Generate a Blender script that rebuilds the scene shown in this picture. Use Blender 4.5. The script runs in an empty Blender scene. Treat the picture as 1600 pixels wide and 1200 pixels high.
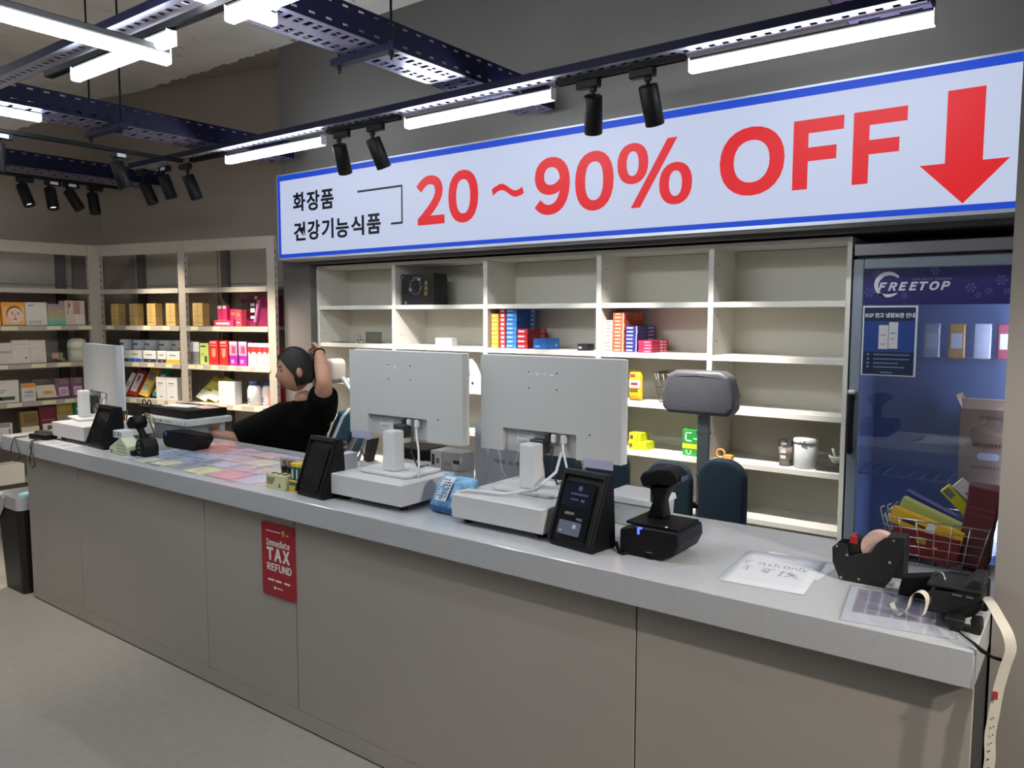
import bpy, bmesh, math, random
from mathutils import Vector, Matrix, Euler
random.seed(7)
PI = math.pi
scene = bpy.context.scene
COL = scene.collection

# ---------------------------------------------------------------- camera, world, exposure
cam_data = bpy.data.cameras.new('camera')
cam = bpy.data.objects.new('camera', cam_data)
COL.objects.link(cam)
cam_data.sensor_fit = 'HORIZONTAL'
cam_data.sensor_width = 36.0
cam_data.lens = 1227.98 / 1600 * 36.0
cam_data.clip_start = 0.05
_yaw, _pit, _rol = 0.643257, 0.0868041, -0.00109723
_cy, _sy, _cp, _sp = math.cos(_yaw), math.sin(_yaw), math.cos(_pit), math.sin(_pit)
_F = Vector((-_sy * _cp, _cy * _cp, -_sp)); _R = Vector((_cy, _sy, 0)); _D = _F.cross(_R)
_cr, _sr = math.cos(_rol), math.sin(_rol)
_R2 = _R * _cr + _D * _sr; _D2 = _D * _cr - _R * _sr
_m = Matrix.Identity(4)
for i in range(3):
    _m[i][0] = _R2[i]; _m[i][1] = -_D2[i]; _m[i][2] = -_F[i]
_m[0][3], _m[1][3], _m[2][3] = 0.0, 0.0, 1.62
cam.matrix_world = _m
scene.camera = cam

world = bpy.data.worlds.new('world')
scene.world = world
world.use_nodes = True
world.node_tree.nodes['Background'].inputs[0].default_value = (0.9, 0.95, 1.0, 1)
world.node_tree.nodes['Background'].inputs[1].default_value = 0.05
scene.view_settings.view_transform = 'Standard'
scene.view_settings.look = 'None'
scene.view_settings.gamma = 1.0
scene.view_settings.use_curve_mapping = False
scene.view_settings.exposure = 0.0
scene.cycles.use_denoising = True
scene.cycles.max_bounces = 8
scene.cycles.sample_clamp_indirect = 4.0

TUBE_POWER = 46.0
FILL_TUBE_POWER = 12.0
SPOT_POWER = 82.0

# ---------------------------------------------------------------- materials
def lin(c):
    return tuple(((v / 255) / 12.92 if v / 255 <= 0.04045 else ((v / 255 + 0.055) / 1.055) ** 2.4) for v in c)

MATS = {}
def mat(name, rgb, rough=0.5, metal=0.0, noise=0.0, scale=8.0, bump=0.0, bscale=60.0, spec=0.5, coat=0.0, alpha=1.0, trans=0.0):
    """procedural principled material; rgb is a 0-255 sRGB colour of the thing itself"""
    if name in MATS: return MATS[name]
    m = bpy.data.materials.new(name); m.use_nodes = True
    nt = m.node_tree; b = nt.nodes['Principled BSDF']
    c = lin(rgb)
    b.inputs['Base Color'].default_value = (*c, 1)
    b.inputs['Roughness'].default_value = rough
    b.inputs['Metallic'].default_value = metal
    b.inputs['Specular IOR Level'].default_value = spec
    b.inputs['Coat Weight'].default_value = coat
    b.inputs['Alpha'].default_value = alpha
    b.inputs['Transmission Weight'].default_value = trans
    if noise or bump:
        tc = nt.nodes.new('ShaderNodeTexCoord')
    if noise:
        n = nt.nodes.new('ShaderNodeTexNoise'); n.inputs['Scale'].default_value = scale
        n.inputs['Detail'].default_value = 6
        nt.links.new(tc.outputs['Object'], n.inputs['Vector'])
        r = nt.nodes.new('ShaderNodeValToRGB')
        r.color_ramp.elements[0].position = 0.3; r.color_ramp.elements[1].position = 0.7
        r.color_ramp.elements[0].color = (*[v * (1 - noise) for v in c], 1)
        r.color_ramp.elements[1].color = (*[min(1, v * (1 + noise)) for v in c], 1)
        nt.links.new(n.outputs['Fac'], r.inputs[0])
        nt.links.new(r.outputs[0], b.inputs['Base Color'])
    if bump:
        n2 = nt.nodes.new('ShaderNodeTexNoise'); n2.inputs['Scale'].default_value = bscale
        n2.inputs['Detail'].default_value = 4
        nt.links.new(tc.outputs['Object'], n2.inputs['Vector'])
        bp = nt.nodes.new('ShaderNodeBump'); bp.inputs['Strength'].default_value = bump
        bp.inputs['Distance'].default_value = 0.01
        nt.links.new(n2.outputs['Fac'], bp.inputs['Height'])
        nt.links.new(bp.outputs[0], b.inputs['Normal'])
    MATS[name] = m
    return m

def emit(name, rgb, strength):
    if name in MATS: return MATS[name]
    m = bpy.data.materials.new(name); m.use_nodes = True
    b = m.node_tree.nodes['Principled BSDF']
    c = lin(rgb)
    b.inputs['Base Color'].default_value = (*[v * 0.05 for v in c], 1)
    b.inputs['Roughness'].default_value = 0.5
    b.inputs['Specular IOR Level'].default_value = 0.2
    b.inputs['Emission Color'].default_value = (*c, 1)
    b.inputs['Emission Strength'].default_value = strength
    MATS[name] = m
    return m

def clear(name, rgb, tint=0.9, rough=0.05, base=0.04, grazing=1.0):
    """thin clear sheet: see-through with a fresnel reflection"""
    if name in MATS: return MATS[name]
    m = bpy.data.materials.new(name); m.use_nodes = True
    nt = m.node_tree; nt.nodes.remove(nt.nodes['Principled BSDF'])
    out = nt.nodes['Material Output']
    t = nt.nodes.new('ShaderNodeBsdfTransparent'); t.inputs[0].default_value = (*[v ** 0.4 * tint for v in lin(rgb)], 1)
    g = nt.nodes.new('ShaderNodeBsdfGlossy'); g.inputs['Roughness'].default_value = rough
    g.inputs[0].default_value = (1, 1, 1, 1)
    lw = nt.nodes.new('ShaderNodeLayerWeight'); lw.inputs[0].default_value = 0.35
    mr = nt.nodes.new('ShaderNodeMapRange')
    mr.inputs['To Min'].default_value = base; mr.inputs['To Max'].default_value = grazing
    mx = nt.nodes.new('ShaderNodeMixShader')
    nt.links.new(lw.outputs['Fresnel'], mr.inputs['Value'])
    nt.links.new(mr.outputs[0], mx.inputs[0])
    nt.links.new(t.outputs[0], mx.inputs[1]); nt.links.new(g.outputs[0], mx.inputs[2])
    nt.links.new(mx.outputs[0], out.inputs[0])
    MATS[name] = m
    return m

# ---------------------------------------------------------------- mesh builder
class G:
    def __init__(s): s.v = []; s.f = []; s.m = []; s.sm = []
    def face(s, idx, m=0, smooth=False): s.f.append(tuple(idx)); s.m.append(m); s.sm.append(smooth)
    def add(s, pts): n = len(s.v); s.v.extend([tuple(p) for p in pts]); return n
    def box(s, x0, x1, y0, y1, z0, z1, m=0):
        n = s.add([(x0,y0,z0),(x1,y0,z0),(x1,y1,z0),(x0,y1,z0),(x0,y0,z1),(x1,y0,z1),(x1,y1,z1),(x0,y1,z1)])
        for q in ((3,2,1,0),(4,5,6,7),(0,1,5,4),(1,2,6,5),(2,3,7,6),(3,0,4,7)): s.face([n + i for i in q], m)
        return s
    def rbox(s, x0, x1, y0, y1, z0, z1, r=0.004, m=0):
        """box with chamfered edges"""
        r = min(r, (x1-x0)*.45, (y1-y0)*.45, (z1-z0)*.45)
        X, Y, Z = (x0, x1), (y0, y1), (z0, z1); ids = {}
        for i in (0,1):
            for j in (0,1):
                for k in (0,1):
                    sx, sy, sz = (r if i == 0 else -r), (r if j == 0 else -r), (r if k == 0 else -r)
                    n = s.add([(X[i], Y[j]+sy, Z[k]+sz), (X[i]+sx, Y[j], Z[k]+sz), (X[i]+sx, Y[j]+sy, Z[k])])
                    ids[i,j,k] = (n, n+1, n+2)
        P = lambda i,j,k,a: ids[i,j,k][a]
        F = s.face
        F([P(0,0,0,0),P(0,0,1,0),P(0,1,1,0),P(0,1,0,0)], m); F([P(1,0,0,0),P(1,1,0,0),P(1,1,1,0),P(1,0,1,0)], m)
        F([P(0,0,0,1),P(1,0,0,1),P(1,0,1,1),P(0,0,1,1)], m); F([P(0,1,0,1),P(0,1,1,1),P(1,1,1,1),P(1,1,0,1)], m)
        F([P(0,0,0,2),P(0,1,0,2),P(1,1,0,2),P(1,0,0,2)], m); F([P(0,0,1,2),P(1,0,1,2),P(1,1,1,2),P(0,1,1,2)], m)
        for j in (0,1):
            for k in (0,1):
                q = [P(0,j,k,1),P(0,j,k,2),P(1,j,k,2),P(1,j,k,1)]; F(q if (j==k) else q[::-1], m)
        for i in (0,1):
            for k in (0,1):
                q = [P(i,0,k,0),P(i,1,k,0),P(i,1,k,2),P(i,0,k,2)]; F(q if (i==k) else q[::-1], m)
        for i in (0,1):
            for j in (0,1):
                q = [P(i,j,0,0),P(i,j,0,1),P(i,j,1,1),P(i,j,1,0)]; F(q if (i==j) else q[::-1], m)
        for i in (0,1):
            for j in (0,1):
                for k in (0,1):
                    q = [P(i,j,k,0),P(i,j,k,1),P(i,j,k,2)]; F(q if (i+j+k) % 2 else q[::-1], m)
        return s
    def cyl(s, p0, p1, r0, r1=None, n=16, m=0, cap=True):
        r1 = r0 if r1 is None else r1
        p0, p1 = Vector(p0), Vector(p1); d = (p1 - p0).normalized()
        a = d.orthogonal().normalized(); b = d.cross(a)
        ring = lambda p, r: [p + (a * math.cos(t * 2*PI/n) + b * math.sin(t * 2*PI/n)) * r for t in range(n)]
        i0 = s.add(ring(p0, r0)); i1 = s.add(ring(p1, r1))
        for t in range(n): u = (t+1) % n; s.face([i0+t, i0+u, i1+u, i1+t], m, True)
        if cap:
            c0 = s.add(ring(p0, r0)); c1 = s.add(ring(p1, r1))
            s.face([c0+t for t in range(n)][::-1], m); s.face([c1+t for t in range(n)], m)
        return s
    def tube(s, pts, r, n=8, m=0, closed=False):
        pts = [Vector(p) for p in pts]; N = len(pts); prev = None; rings = []
        for i, p in enumerate(pts):
            if closed: d = pts[(i+1) % N] - pts[i-1]
            else: d = pts[min(i+1, N-1)] - pts[max(i-1, 0)]
            d = d.normalized() if d.length > 1e-9 else Vector((0,0,1))
            if prev is None: a = d.orthogonal().normalized()
            else:
                a = prev - d * prev.dot(d)
                a = a.normalized() if a.length > 1e-6 else d.orthogonal().normalized()
            prev = a; b = d.cross(a)
            rr = r[i] if isinstance(r, (list, tuple)) else r
            rings.append(s.add([p + (a*math.cos(t*2*PI/n) + b*math.sin(t*2*PI/n)) * rr for t in range(n)]))
        for i in range(N if closed else N-1):
            i0, i1 = rings[i], rings[(i+1) % N]
            for t in range(n): u = (t+1) % n; s.face([i0+t, i0+u, i1+u, i1+t], m, True)
        if not closed:
            s.face([rings[0]+t for t in range(n)][::-1], m); s.face([rings[-1]+t for t in range(n)], m)
        return s
    def prism(s, poly, y0, y1, m=0, axis='y'):
        """extrude a closed 2D outline; axis y: outline in x,z; axis z: outline in x,y; axis x: outline in y,z"""
        def P(p, h): return (p[0], h, p[1]) if axis == 'y' else ((p[0], p[1], h) if axis == 'z' else (h, p[0], p[1]))
        n = len(poly); a = s.add([P(p, y0) for p in poly]); b = s.add([P(p, y1) for p in poly])
        area = sum(poly[i][0]*poly[(i+1)%n][1] - poly[(i+1)%n][0]*poly[i][1] for i in range(n))
        flip = (area > 0) ^ (axis == 'y')
        f0 = [a+i for i in range(n)]; f1 = [b+i for i in range(n)]
        s.face(f0[::-1] if flip else f0, m); s.face(f1 if flip else f1[::-1], m)
        for i in range(n):
            j = (i+1) % n; q = [a+i, a+j, b+j, b+i]
            s.face(q if flip else q[::-1], m)
        return s
    def lathe(s, prof, c=(0,0,0), n=20, m=0):
        rings = []
        for r, z in prof:
            rings.append(s.add([(c[0]+r*math.cos(t*2*PI/n), c[1]+r*math.sin(t*2*PI/n), c[2]+z) for t in range(n)]))
        for i in range(len(prof)-1):
            for t in range(n): u = (t+1) % n; s.face([rings[i]+t, rings[i]+u, rings[i+1]+u, rings[i+1]+t], m, True)
        s.face([rings[0]+t for t in range(n)][::-1], m); s.face([rings[-1]+t for t in range(n)], m)
        return s
    def grid(s, fn, nu, nv, m=0, smooth=True, thick=None):
        n = s.add([fn(i/nu, j/nv) for j in range(nv+1) for i in range(nu+1)])
        for j in range(nv):
            for i in range(nu):
                a = n + j*(nu+1) + i; s.face([a, a+1, a+nu+2, a+nu+1], m, smooth)
        if thick:
            t = Vector(thick)
            k = s.add([Vector(p) + t for p in s.v[n:n+(nu+1)*(nv+1)]])
            for j in range(nv):
                for i in range(nu):
                    a = k + j*(nu+1) + i; s.face([a+nu+1, a+nu+2, a+1, a], m, smooth)
            rim = [i for i in range(nu+1)] + [j*(nu+1)+nu for j in range(1, nv+1)] + [nv*(nu+1)+i for i in range(nu-1, -1, -1)] + [j*(nu+1) for j in range(nv-1, 0, -1)]
            for q in range(len(rim)):
                a, b = rim[q], rim[(q+1) % len(rim)]; s.face([n+b, n+a, k+a, k+b], m)
        return s
    def ball(s, c, r, nu=16, nv=10, m=0):
        r = (r, r, r) if not isinstance(r, (tuple, list)) else r
        fn = lambda u, v: (c[0]+r[0]*math.cos(2*PI*u)*math.sin(PI*v), c[1]+r[1]*math.sin(2*PI*u)*math.sin(PI*v), c[2]-r[2]*math.cos(PI*v))
        return s.grid(fn, nu, nv, m)
    def xf(s, M, start=0):
        for i in range(start, len(s.v)): s.v[i] = tuple(M @ Vector(s.v[i]))
        return s
    def mesh(s, name, mats):
        me = bpy.data.meshes.new(name); me.from_pydata(s.v, [], s.f)
        for mt in (mats if isinstance(mats, (list, tuple)) else [mats]): me.materials.append(mt)
        me.polygons.foreach_set('material_index', s.m); me.polygons.foreach_set('use_smooth', s.sm)
        me.update()
        return me

def link(name, me, parent=None, loc=None, rot=None, label=None):
    o = bpy.data.objects.new(name, me); COL.objects.link(o)
    if parent is not None: o.parent = parent
    if loc: o.location = loc
    if rot: o.rotation_euler = rot
    if label: o['label'] = label
    return o
def part(name, g, mats, parent, label=None, loc=None, rot=None):
    return link(name, g.mesh(name, mats), parent, loc, rot, label)
def tag(o, label, cat, group=None):
    o['label'] = label; o['category'] = cat
    if group: o['group'] = group
    return o
def top(name, g, mats, label, cat, loc=None, rz=0, group=None, rot=None):
    return tag(link(name, g.mesh(name, mats), None, loc, rot or (0, 0, rz)), label, cat, group)
def thing(name, label, cat, loc=(0,0,0), rz=0, group=None, rot=None):
    return tag(link(name, None, None, loc, rot or (0, 0, rz)), label, cat, group)
def struct(name, g, mats):
    o = link(name, g.mesh(name, mats)); o['kind'] = 'structure'; return o
def dup(root, loc, rot, label, group=None):
    r = root.copy(); COL.objects.link(r); r.location = loc; r.rotation_euler = rot
    r['label'] = label
    if group: r['group'] = group
    for ch in list(root.children):
        c = ch.copy(); COL.objects.link(c); c.parent = r
        for q in ch.children:
            d = q.copy(); COL.objects.link(d); d.parent = c
    return r

def text_mesh(body, bold=0.0, shear=0.0):
    cu = bpy.data.curves.new('text', 'FONT'); cu.body = body; cu.size = 1; cu.offset = bold; cu.shear = shear
    cu.resolution_u = 6
    o = bpy.data.objects.new('text', cu); COL.objects.link(o)
    bpy.context.view_layer.update()
    me = bpy.data.meshes.new_from_object(o.evaluated_get(bpy.context.evaluated_depsgraph_get()))
    bpy.data.objects.remove(o); bpy.data.curves.remove(cu)
    return me
def glyph(name, body, x0, x1, z0, z1, y, m, parent, bold=0.0, depth=0.002, shear=0.0, label=None):
    """lettering fitted to the given rectangle of a plane facing -Y, as thin raised print"""
    if len(body) > 1 and ord(body[0]) > 0xFF00:          # wide Latin letters: set them side by side
        parts = [text_mesh(ch, bold, shear) for ch in body]; bm = bmesh.new(); cur = 0
        for me in parts:
            xs = [v.co.x for v in me.vertices]; dx = cur - min(xs); cur += max(xs) - min(xs) + .10
            for v in me.vertices: v.co.x += dx
            bm.from_mesh(me); bpy.data.meshes.remove(me)
        me = bpy.data.meshes.new(name); bm.to_mesh(me); bm.free()
    else: me = text_mesh(body, bold, shear)
    me.name = name
    xs = [v.co.x for v in me.vertices]; ys = [v.co.y for v in me.vertices]
    ax, bx, ay, by = min(xs), max(xs), min(ys), max(ys)
    for v in me.vertices:
        v.co = (x0 + (v.co.x-ax)/(bx-ax)*(x1-x0), y, z0 + (v.co.y-ay)/(by-ay)*(z1-z0))
    bm = bmesh.new(); bm.from_mesh(me)
    r = bmesh.ops.extrude_face_region(bm, geom=bm.faces[:])
    for e in r['geom']:
        if isinstance(e, bmesh.types.BMVert): e.co.y -= depth
    bm.to_mesh(me); bm.free()
    for p in me.polygons: p.use_smooth = False
    me.materials.clear(); me.materials.append(m)
    return link(name, me, parent, label=label)

# colours
WALL = mat('wall_paint', (101,98,96), 0.75, noise=0.05, scale=1.5, bump=0.05, bscale=40)
LWALL = mat('corner_wall_tone', (148,136,127), 0.75, noise=0.05, scale=1.5, bump=0.05, bscale=40)  # paler, warmer tone than the header wall
CONC = mat('bare_concrete', (240,237,232), 0.9, noise=0.10, scale=2.2, bump=0.5, bscale=14)
_nt = CONC.node_tree; _b = _nt.nodes['Principled BSDF']          # dark chips and scars of the stripped ceiling
_src = _b.inputs['Base Color'].links[0].from_socket
_tc = _nt.nodes.new('ShaderNodeTexCoord'); _n = _nt.nodes.new('ShaderNodeTexNoise'); _n.inputs['Scale'].default_value = 6.5; _n.inputs['Detail'].default_value = 5; _n.inputs['Roughness'].default_value = .65
_r = _nt.nodes.new('ShaderNodeValToRGB'); _r.color_ramp.elements[0].position = .66; _r.color_ramp.elements[1].position = .72
_mx = _nt.nodes.new('ShaderNodeMix'); _mx.data_type = 'RGBA'; _mx.inputs['B'].default_value = (*lin((120,100,80)), 1)
_nt.links.new(_tc.outputs['Object'], _n.inputs['Vector']); _nt.links.new(_n.outputs['Fac'], _r.inputs[0]); _nt.links.new(_r.outputs[0], _mx.inputs['Factor'])
_nt.links.new(_src, _mx.inputs['A']); _nt.links.new(_mx.outputs['Result'], _b.inputs['Base Color'])
CONC2 = mat('raw_concrete_patch', (150,128,100), 0.95, noise=0.35, scale=9, bump=0.8, bscale=22)
FLOOR = mat('polished_floor', (150,146,138), 0.42, noise=0.05, scale=24, bump=0.05, bscale=40)
NAVY = mat('navy_steel', (11,13,44), 0.5, spec=.2)
NAVYD = mat('dark_navy_steel', (22,24,44), 0.4, metal=0.3)
GALV = mat('grey_lacquered_steel', (150,150,168), 0.4, metal=0.4)
BLACK = mat('black_plastic', (13,13,15), 0.5, spec=.25)
BLACKM = mat('matt_black', (11,11,12), 0.6, spec=.2)
BLACKG = mat('gloss_black', (9,10,13), 0.25, spec=.2)
DGREY = mat('dark_grey_plastic', (45,46,50), 0.45)
WHITE = mat('white_plastic', (222,224,226), 0.4)
WHITEP = mat('white_paper', (212,214,220), 0.7)
SHELF = mat('white_laminate', (229,225,215), 0.45, noise=0.02)
GOND = mat('warm_grey_steel', (176,168,156), 0.5, noise=0.03)
SLAB = mat('white_stone_worktop', (187,189,193), 0.13, noise=0.03, scale=60)
PANEL = mat('grey_counter_panel', (170,163,156), 0.5, noise=0.02, scale=3)
GREYP = mat('grey_print', (120,120,125), 0.6)
CHROME = mat('chrome_wire', (190,188,185), 0.22, metal=0.9)
TUBE = emit('led_tube', (242,250,255), TUBE_POWER); FILL_TUBE = emit('fill_led_tube', (250,250,248), FILL_TUBE_POWER)
def C(r, g, b, rough=0.5): return mat('card_%d_%d_%d' % (r, g, b), (r, g, b), rough)

# ================================================================ room shell
def jag(p, q, n, amp, seed):
    r = random.Random(seed); out = []
    for i in range(n + 1):
        t = i / n
        out.append((p[0]+(q[0]-p[0])*t + r.uniform(-.3,.3)*amp, p[1]+(q[1]-p[1])*t + r.uniform(-1,1)*amp))
    return out
CEIL = 3.437
struct('floor', G().box(-7.2, 4.2, -5.2, 4.4, -.1, 0), FLOOR)
edge = jag((-4.57, 3.445), (-6.6, 3.425), 60, .016, 3) + jag((-6.62, 3.40), (-6.84, 3.37), 8, .01, 4)
struct('ceiling', G().prism([(4.1, -5.1), (4.1, 3.447), (-4.55, 3.447)] + edge + [(-6.85, 3.36), (-6.85, -5.1)], CEIL - .012, CEIL, axis='z'), CONC)
struct('trim_1', G().box(-7.1, 4.2, -5.2, 4.4, CEIL, CEIL + .1), LWALL)
struct('wall_left', G().box(-7.1, -6.85, -5.2, 3.6, 0, CEIL), LWALL)
jl = jag((3.352, 3.41), (2.984, 3.19), 12, .012, 5) + jag((2.95, 3.17), (2.664, 3.045), 10, .016, 6) + jag((2.6, 3.02), (-5.0, 2.95), 40, .03, 8)
struct('trim_2', G().prism(jl + [(-5.1, 2.95), (-5.1, CEIL - .013), (3.35, CEIL - .013)], -6.85, -6.842, axis='x'), CONC)
struct('wall_corner', G().prism([(-6.849, 3.327), (-4.5, 3.806), (-4.5, 4.3), (-6.849, 4.3)], 0, CEIL - .001, axis='z'), LWALL)
gw = G()
gw.box(-4.57, -4.287, 3.45, 3.90, 0, 1.962)            # left pier of the alcove
gw.box(-4.57, -.17, 3.45, 3.90, 1.962, CEIL)           # header over the alcove
gw.box(-4.57, -.17, 3.90, 4.2, 0, CEIL)                # wall behind the alcove
struct('wall_back', gw, WALL)
struct('wall_right', G().box(-.172, 4.2, 2.12, 4.2, 0, CEIL - .001), mat('pillar_paint', (146,141,135), 0.7, noise=0.03, scale=2))
SHOP = mat('white_shop_wall', (225,222,216), .7)
struct('wall_side', G().box(4.0, 4.2, -5.2, 2.12, 0, CEIL), SHOP)
struct('wall_front', G().box(-6.85, 4.0, -5.2, -5.0, 0, CEIL), SHOP)

# ================================================================ ceiling steelwork and lights
TB = 2.63   # underside of the cable trays
def cable_tray(x0, x1, y0, y1, label, pitch=.075, rods=(), z=TB, group='cable trays under the ceiling'):
    t = thing('cable_tray', label, 'cable tray', ((x0+x1)/2, y1, z), 0, group)
    w = (x1-x0)/2; L = y0 - y1
    for sx in (-1, 1):
        g = G(); a, b = (sx*w - .0015, sx*w + .0015)
        for z0, z1 in ((0, .016), (.025, .082), (.091, .1)): g.box(a, b, L, 0, z0, z1)
        n = int(-L / pitch)
        for i in range(n):
            yy = -i*pitch
            for z0, z1 in ((.016, .025), (.082, .091)): g.box(a, b, yy - pitch + .028, yy, z0, z1)
        g.box(sx*w - (.014 if sx > 0 else 0), sx*w + (0 if sx > 0 else .014), L, 0, .1, .103)
        part('side_rail', g, NAVY, t)
    g = G()
    for a, b in ((-w+.002, -w+.03), (-.03, .03), (w-.03, w-.002)): g.box(a, b, L, 0, 0, .003)
    n = int(-L / .042)
    for i in range(n):
        yy = -i*.042
        g.box(-w+.03, -.03, yy-.02, yy-.002, 0, .003); g.box(.03, w-.03, yy-.02, yy-.002, 0, .003)
        if i % 2: g.box(-w+.05, -.05, yy-.042, yy-.02, 0, .003); g.box(.05, w-.05, yy-.042, yy-.02, 0, .003)
    o = part('perforated_base', g, mat('tray_base_steel', (128,126,160), 0.32, metal=.55), t); o['kind'] = 'stuff'
    part('end_plate', G().box(-w, w, -.004, 0, .003, .05), NAVY, t)
    for yy in rods:
        g = G().box(-w-.07, w+.07, yy-y1-.02, yy-y1+.02, -.03, -.003); part('support_bracket', g, NAVY, t)
        for sx in (-1, 1):
            g = G().cyl((sx*(w+.04), yy-y1, -.06), (sx*(w+.04), yy-y1, CEIL-.012-z), .005, n=8)
            g.cyl((sx*(w+.04), yy-y1, -.045), (sx*(w+.04), yy-y1, -.03), .011, n=6)
            part('threaded_rod', g, BLACKM, t)
    return t
cable_tray(-2.425, -2.215, -3.5, 3.30, 'navy perforated cable tray running over the sign centre, bright base', rods=(2.15, .4, -2))
cable_tray(-4.49, -4.235, -3.5, 3.30, 'navy perforated cable tray ending above the left end of the sign', rods=(2.16, .4, -2))
cable_tray(-6.02, -5.78, -1.5, 3.28, 'far left navy cable tray hung behind the row of spotlights', rods=(2.16, .4), z=2.60)
cable_tray(-.76, -.50, -3.5, 3.0, 'navy cable tray at top right above the longest lit tube', rods=(1.9, -1))

def strut(x0, x1, y, z0, z1, label):
    t = thing('strut_channel', label, 'strut', ((x0+x1)/2, y, z0), 0, 'navy struts under the cable trays')
    w = (x1-x0)/2; h = z1-z0
    for sy in (-1, 1): part('channel_side', G().box(-w, w, sy*.042-.0015, sy*.042+.0015, 0, h), NAVY, t)
    part('channel_top', G().box(-w, w, -.0405, .0405, h-.003, h), NAVY, t)
    g = G()
    for a, b in ((-.0405, -.012), (.012, .0405)): g.box(-w, w, a, b, 0, .003)
    n = int(2*w / .05)
    for i in range(n): g.box(-w + i*.05, -w + i*.05 + .026, -.012, .012, 0, .003)
    o = part('slotted_base', g, GALV, t); o['kind'] = 'stuff'
    return t
strut(-5.15, -.48, 2.730, 2.575, 2.606, 'long navy slotted strut crossing in front of the sign, tubes and spotlights below it')
strut(-5.2, 2.0, 1.44, 2.600, 2.629, 'navy slotted strut crossing at top left above the nearest lit tube')

def track(p0, p1, label, w=.034, h=.02):
    p0, p1 = Vector(p0), Vector(p1); L = (p1-p0).length; a = math.atan2(p1.y-p0.y, p1.x-p0.x)
    t = thing('light_track', label, 'light track', p0, a, 'black light tracks')
    g = G().box(0, L, -w/2, w/2, .004, h); g.box(0, L, -w/2, -w/2+.009, 0, .004); g.box(0, L, w/2-.009, w/2, 0, .004)
    part('rail', g, BLACKM, t)
    part('end_cap', G().rbox(-.006, 0, -w/2, w/2, 0, h, .003), BLACKM, t); part('end_cap', G().rbox(L, L+.006, -w/2, w/2, 0, h, .003), BLACKM, t)
    return t
TZ = 2.553
track((-3.25, 2.755, TZ), (-2.74, 2.755, TZ), 'short black light track with two spotlights left of the middle tube')
track((-1.83, 2.755, TZ), (-1.28, 2.755, TZ), 'short black light track with two spotlights left of the longest tube')
track((-4.58, .2, TZ), (-4.58, 2.72, TZ), 'thin black light track running in from the left to the long strut')
track((-4.52, 2.755, TZ), (-4.18, 2.755, TZ), 'short black light track stub left of the leftmost wide tube')
track((-3.36, 1.45, 2.547), (-1.2, 1.45, 2.547), 'black light track under the top left strut, lit tubes below it')
track((-5.86, .5, 2.545), (-5.86, 3.0, 2.545), 'black light track under the far left tray carrying four spotlights')

def tube_light(p0, p1, zt, label, wide=.037, hh=.028, body=.022, lit=None, shoulder=.3):
    """p0,p1 in plan; zt = top of housing"""
    p0, p1 = Vector(p0), Vector(p1); L = (p1-p0).length; a = math.atan2(p1.y-p0.y, p1.x-p0.x)
    t = thing('tube_light', label, 'light', (p0.x, p0.y, zt), a, 'linear led tube lights')
    part('housing', G().rbox(.004, L-.004, -wide*(.30 if shoulder < .3 else .44), wide*(.30 if shoulder < .3 else .44), -body*max(shoulder, .1), 0, .004), BLACKM, t)
    sh = -body*shoulder
    g = G().prism([(-wide/2, -body), (-wide*.30, sh), (wide*.30, sh), (wide/2, -body), (wide/2, -body-hh*.7), (wide*.32, -body-hh), (-wide*.32, -body-hh), (-wide/2, -body-hh*.7)], .004, L-.004, axis='x')
    part('diffuser', g, lit or TUBE, t)
    for x in (0, L-.004): part('end_cap', G().rbox(x, x+.004, -wide/2, wide/2, -body-hh, 0, .0015), WHITE, t)
    for x in (L*.12, L*.88): part('clip', G().box(x-.012, x+.012, -.008, .008, -.004, .0012), BLACKM, t)
    return t
tube_light((-4.16, 2.765), (-3.30, 2.765), 2.555, 'lit white tube on the long strut, just left of the sign corner', shoulder=.5)
tube_light((-2.70, 2.765), (-1.86, 2.765), 2.555, 'lit white tube on the long strut, above the sign middle', shoulder=.5)
tube_light((-1.26, 2.765), (-.457, 2.765), 2.555, 'lit white tube on the long strut, rightmost above the big letters', shoulder=.5)
tube_light((-2.28, .55), (-2.28, 1.71), 2.628, 'lit white tube under the central cable tray at the top edge', body=.012)
tube_light((-4.33, .6), (-4.33, 1.82), 2.628, 'lit white tube under the left cable tray at the left edge', body=.012)
tube_light((-2.56, .35), (-2.56, 1.49), 2.515, 'nearest and largest lit white tube crossing the upper left corner', body=.03, shoulder=.8)
tube_light((-3.14, 1.45), (-2.47, 1.45), 2.545, 'lit white tube crossing behind the nearest tube at upper left')
tube_light((-2.15, 1.45), (-1.35, 1.45), 2.545, 'lit white tube whose end shows under the central tray tube')
for i, (x, y) in enumerate(((-2.28, -1.6), (-.64, .1), (1.6, -1.2), (-4.33, -2.4), (-5.9, -.9))):  # unseen tubes added behind the camera as fill for the counter front
    tube_light((x, y - .6), (x, y + .6), 2.628, 'unseen added tube further back over the shop floor, number %s from the sign' % ('one','two','three','four','five','six','seven','eight','nine')[i], body=.012, lit=(FILL_TUBE if i < 4 else TUBE))

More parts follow.
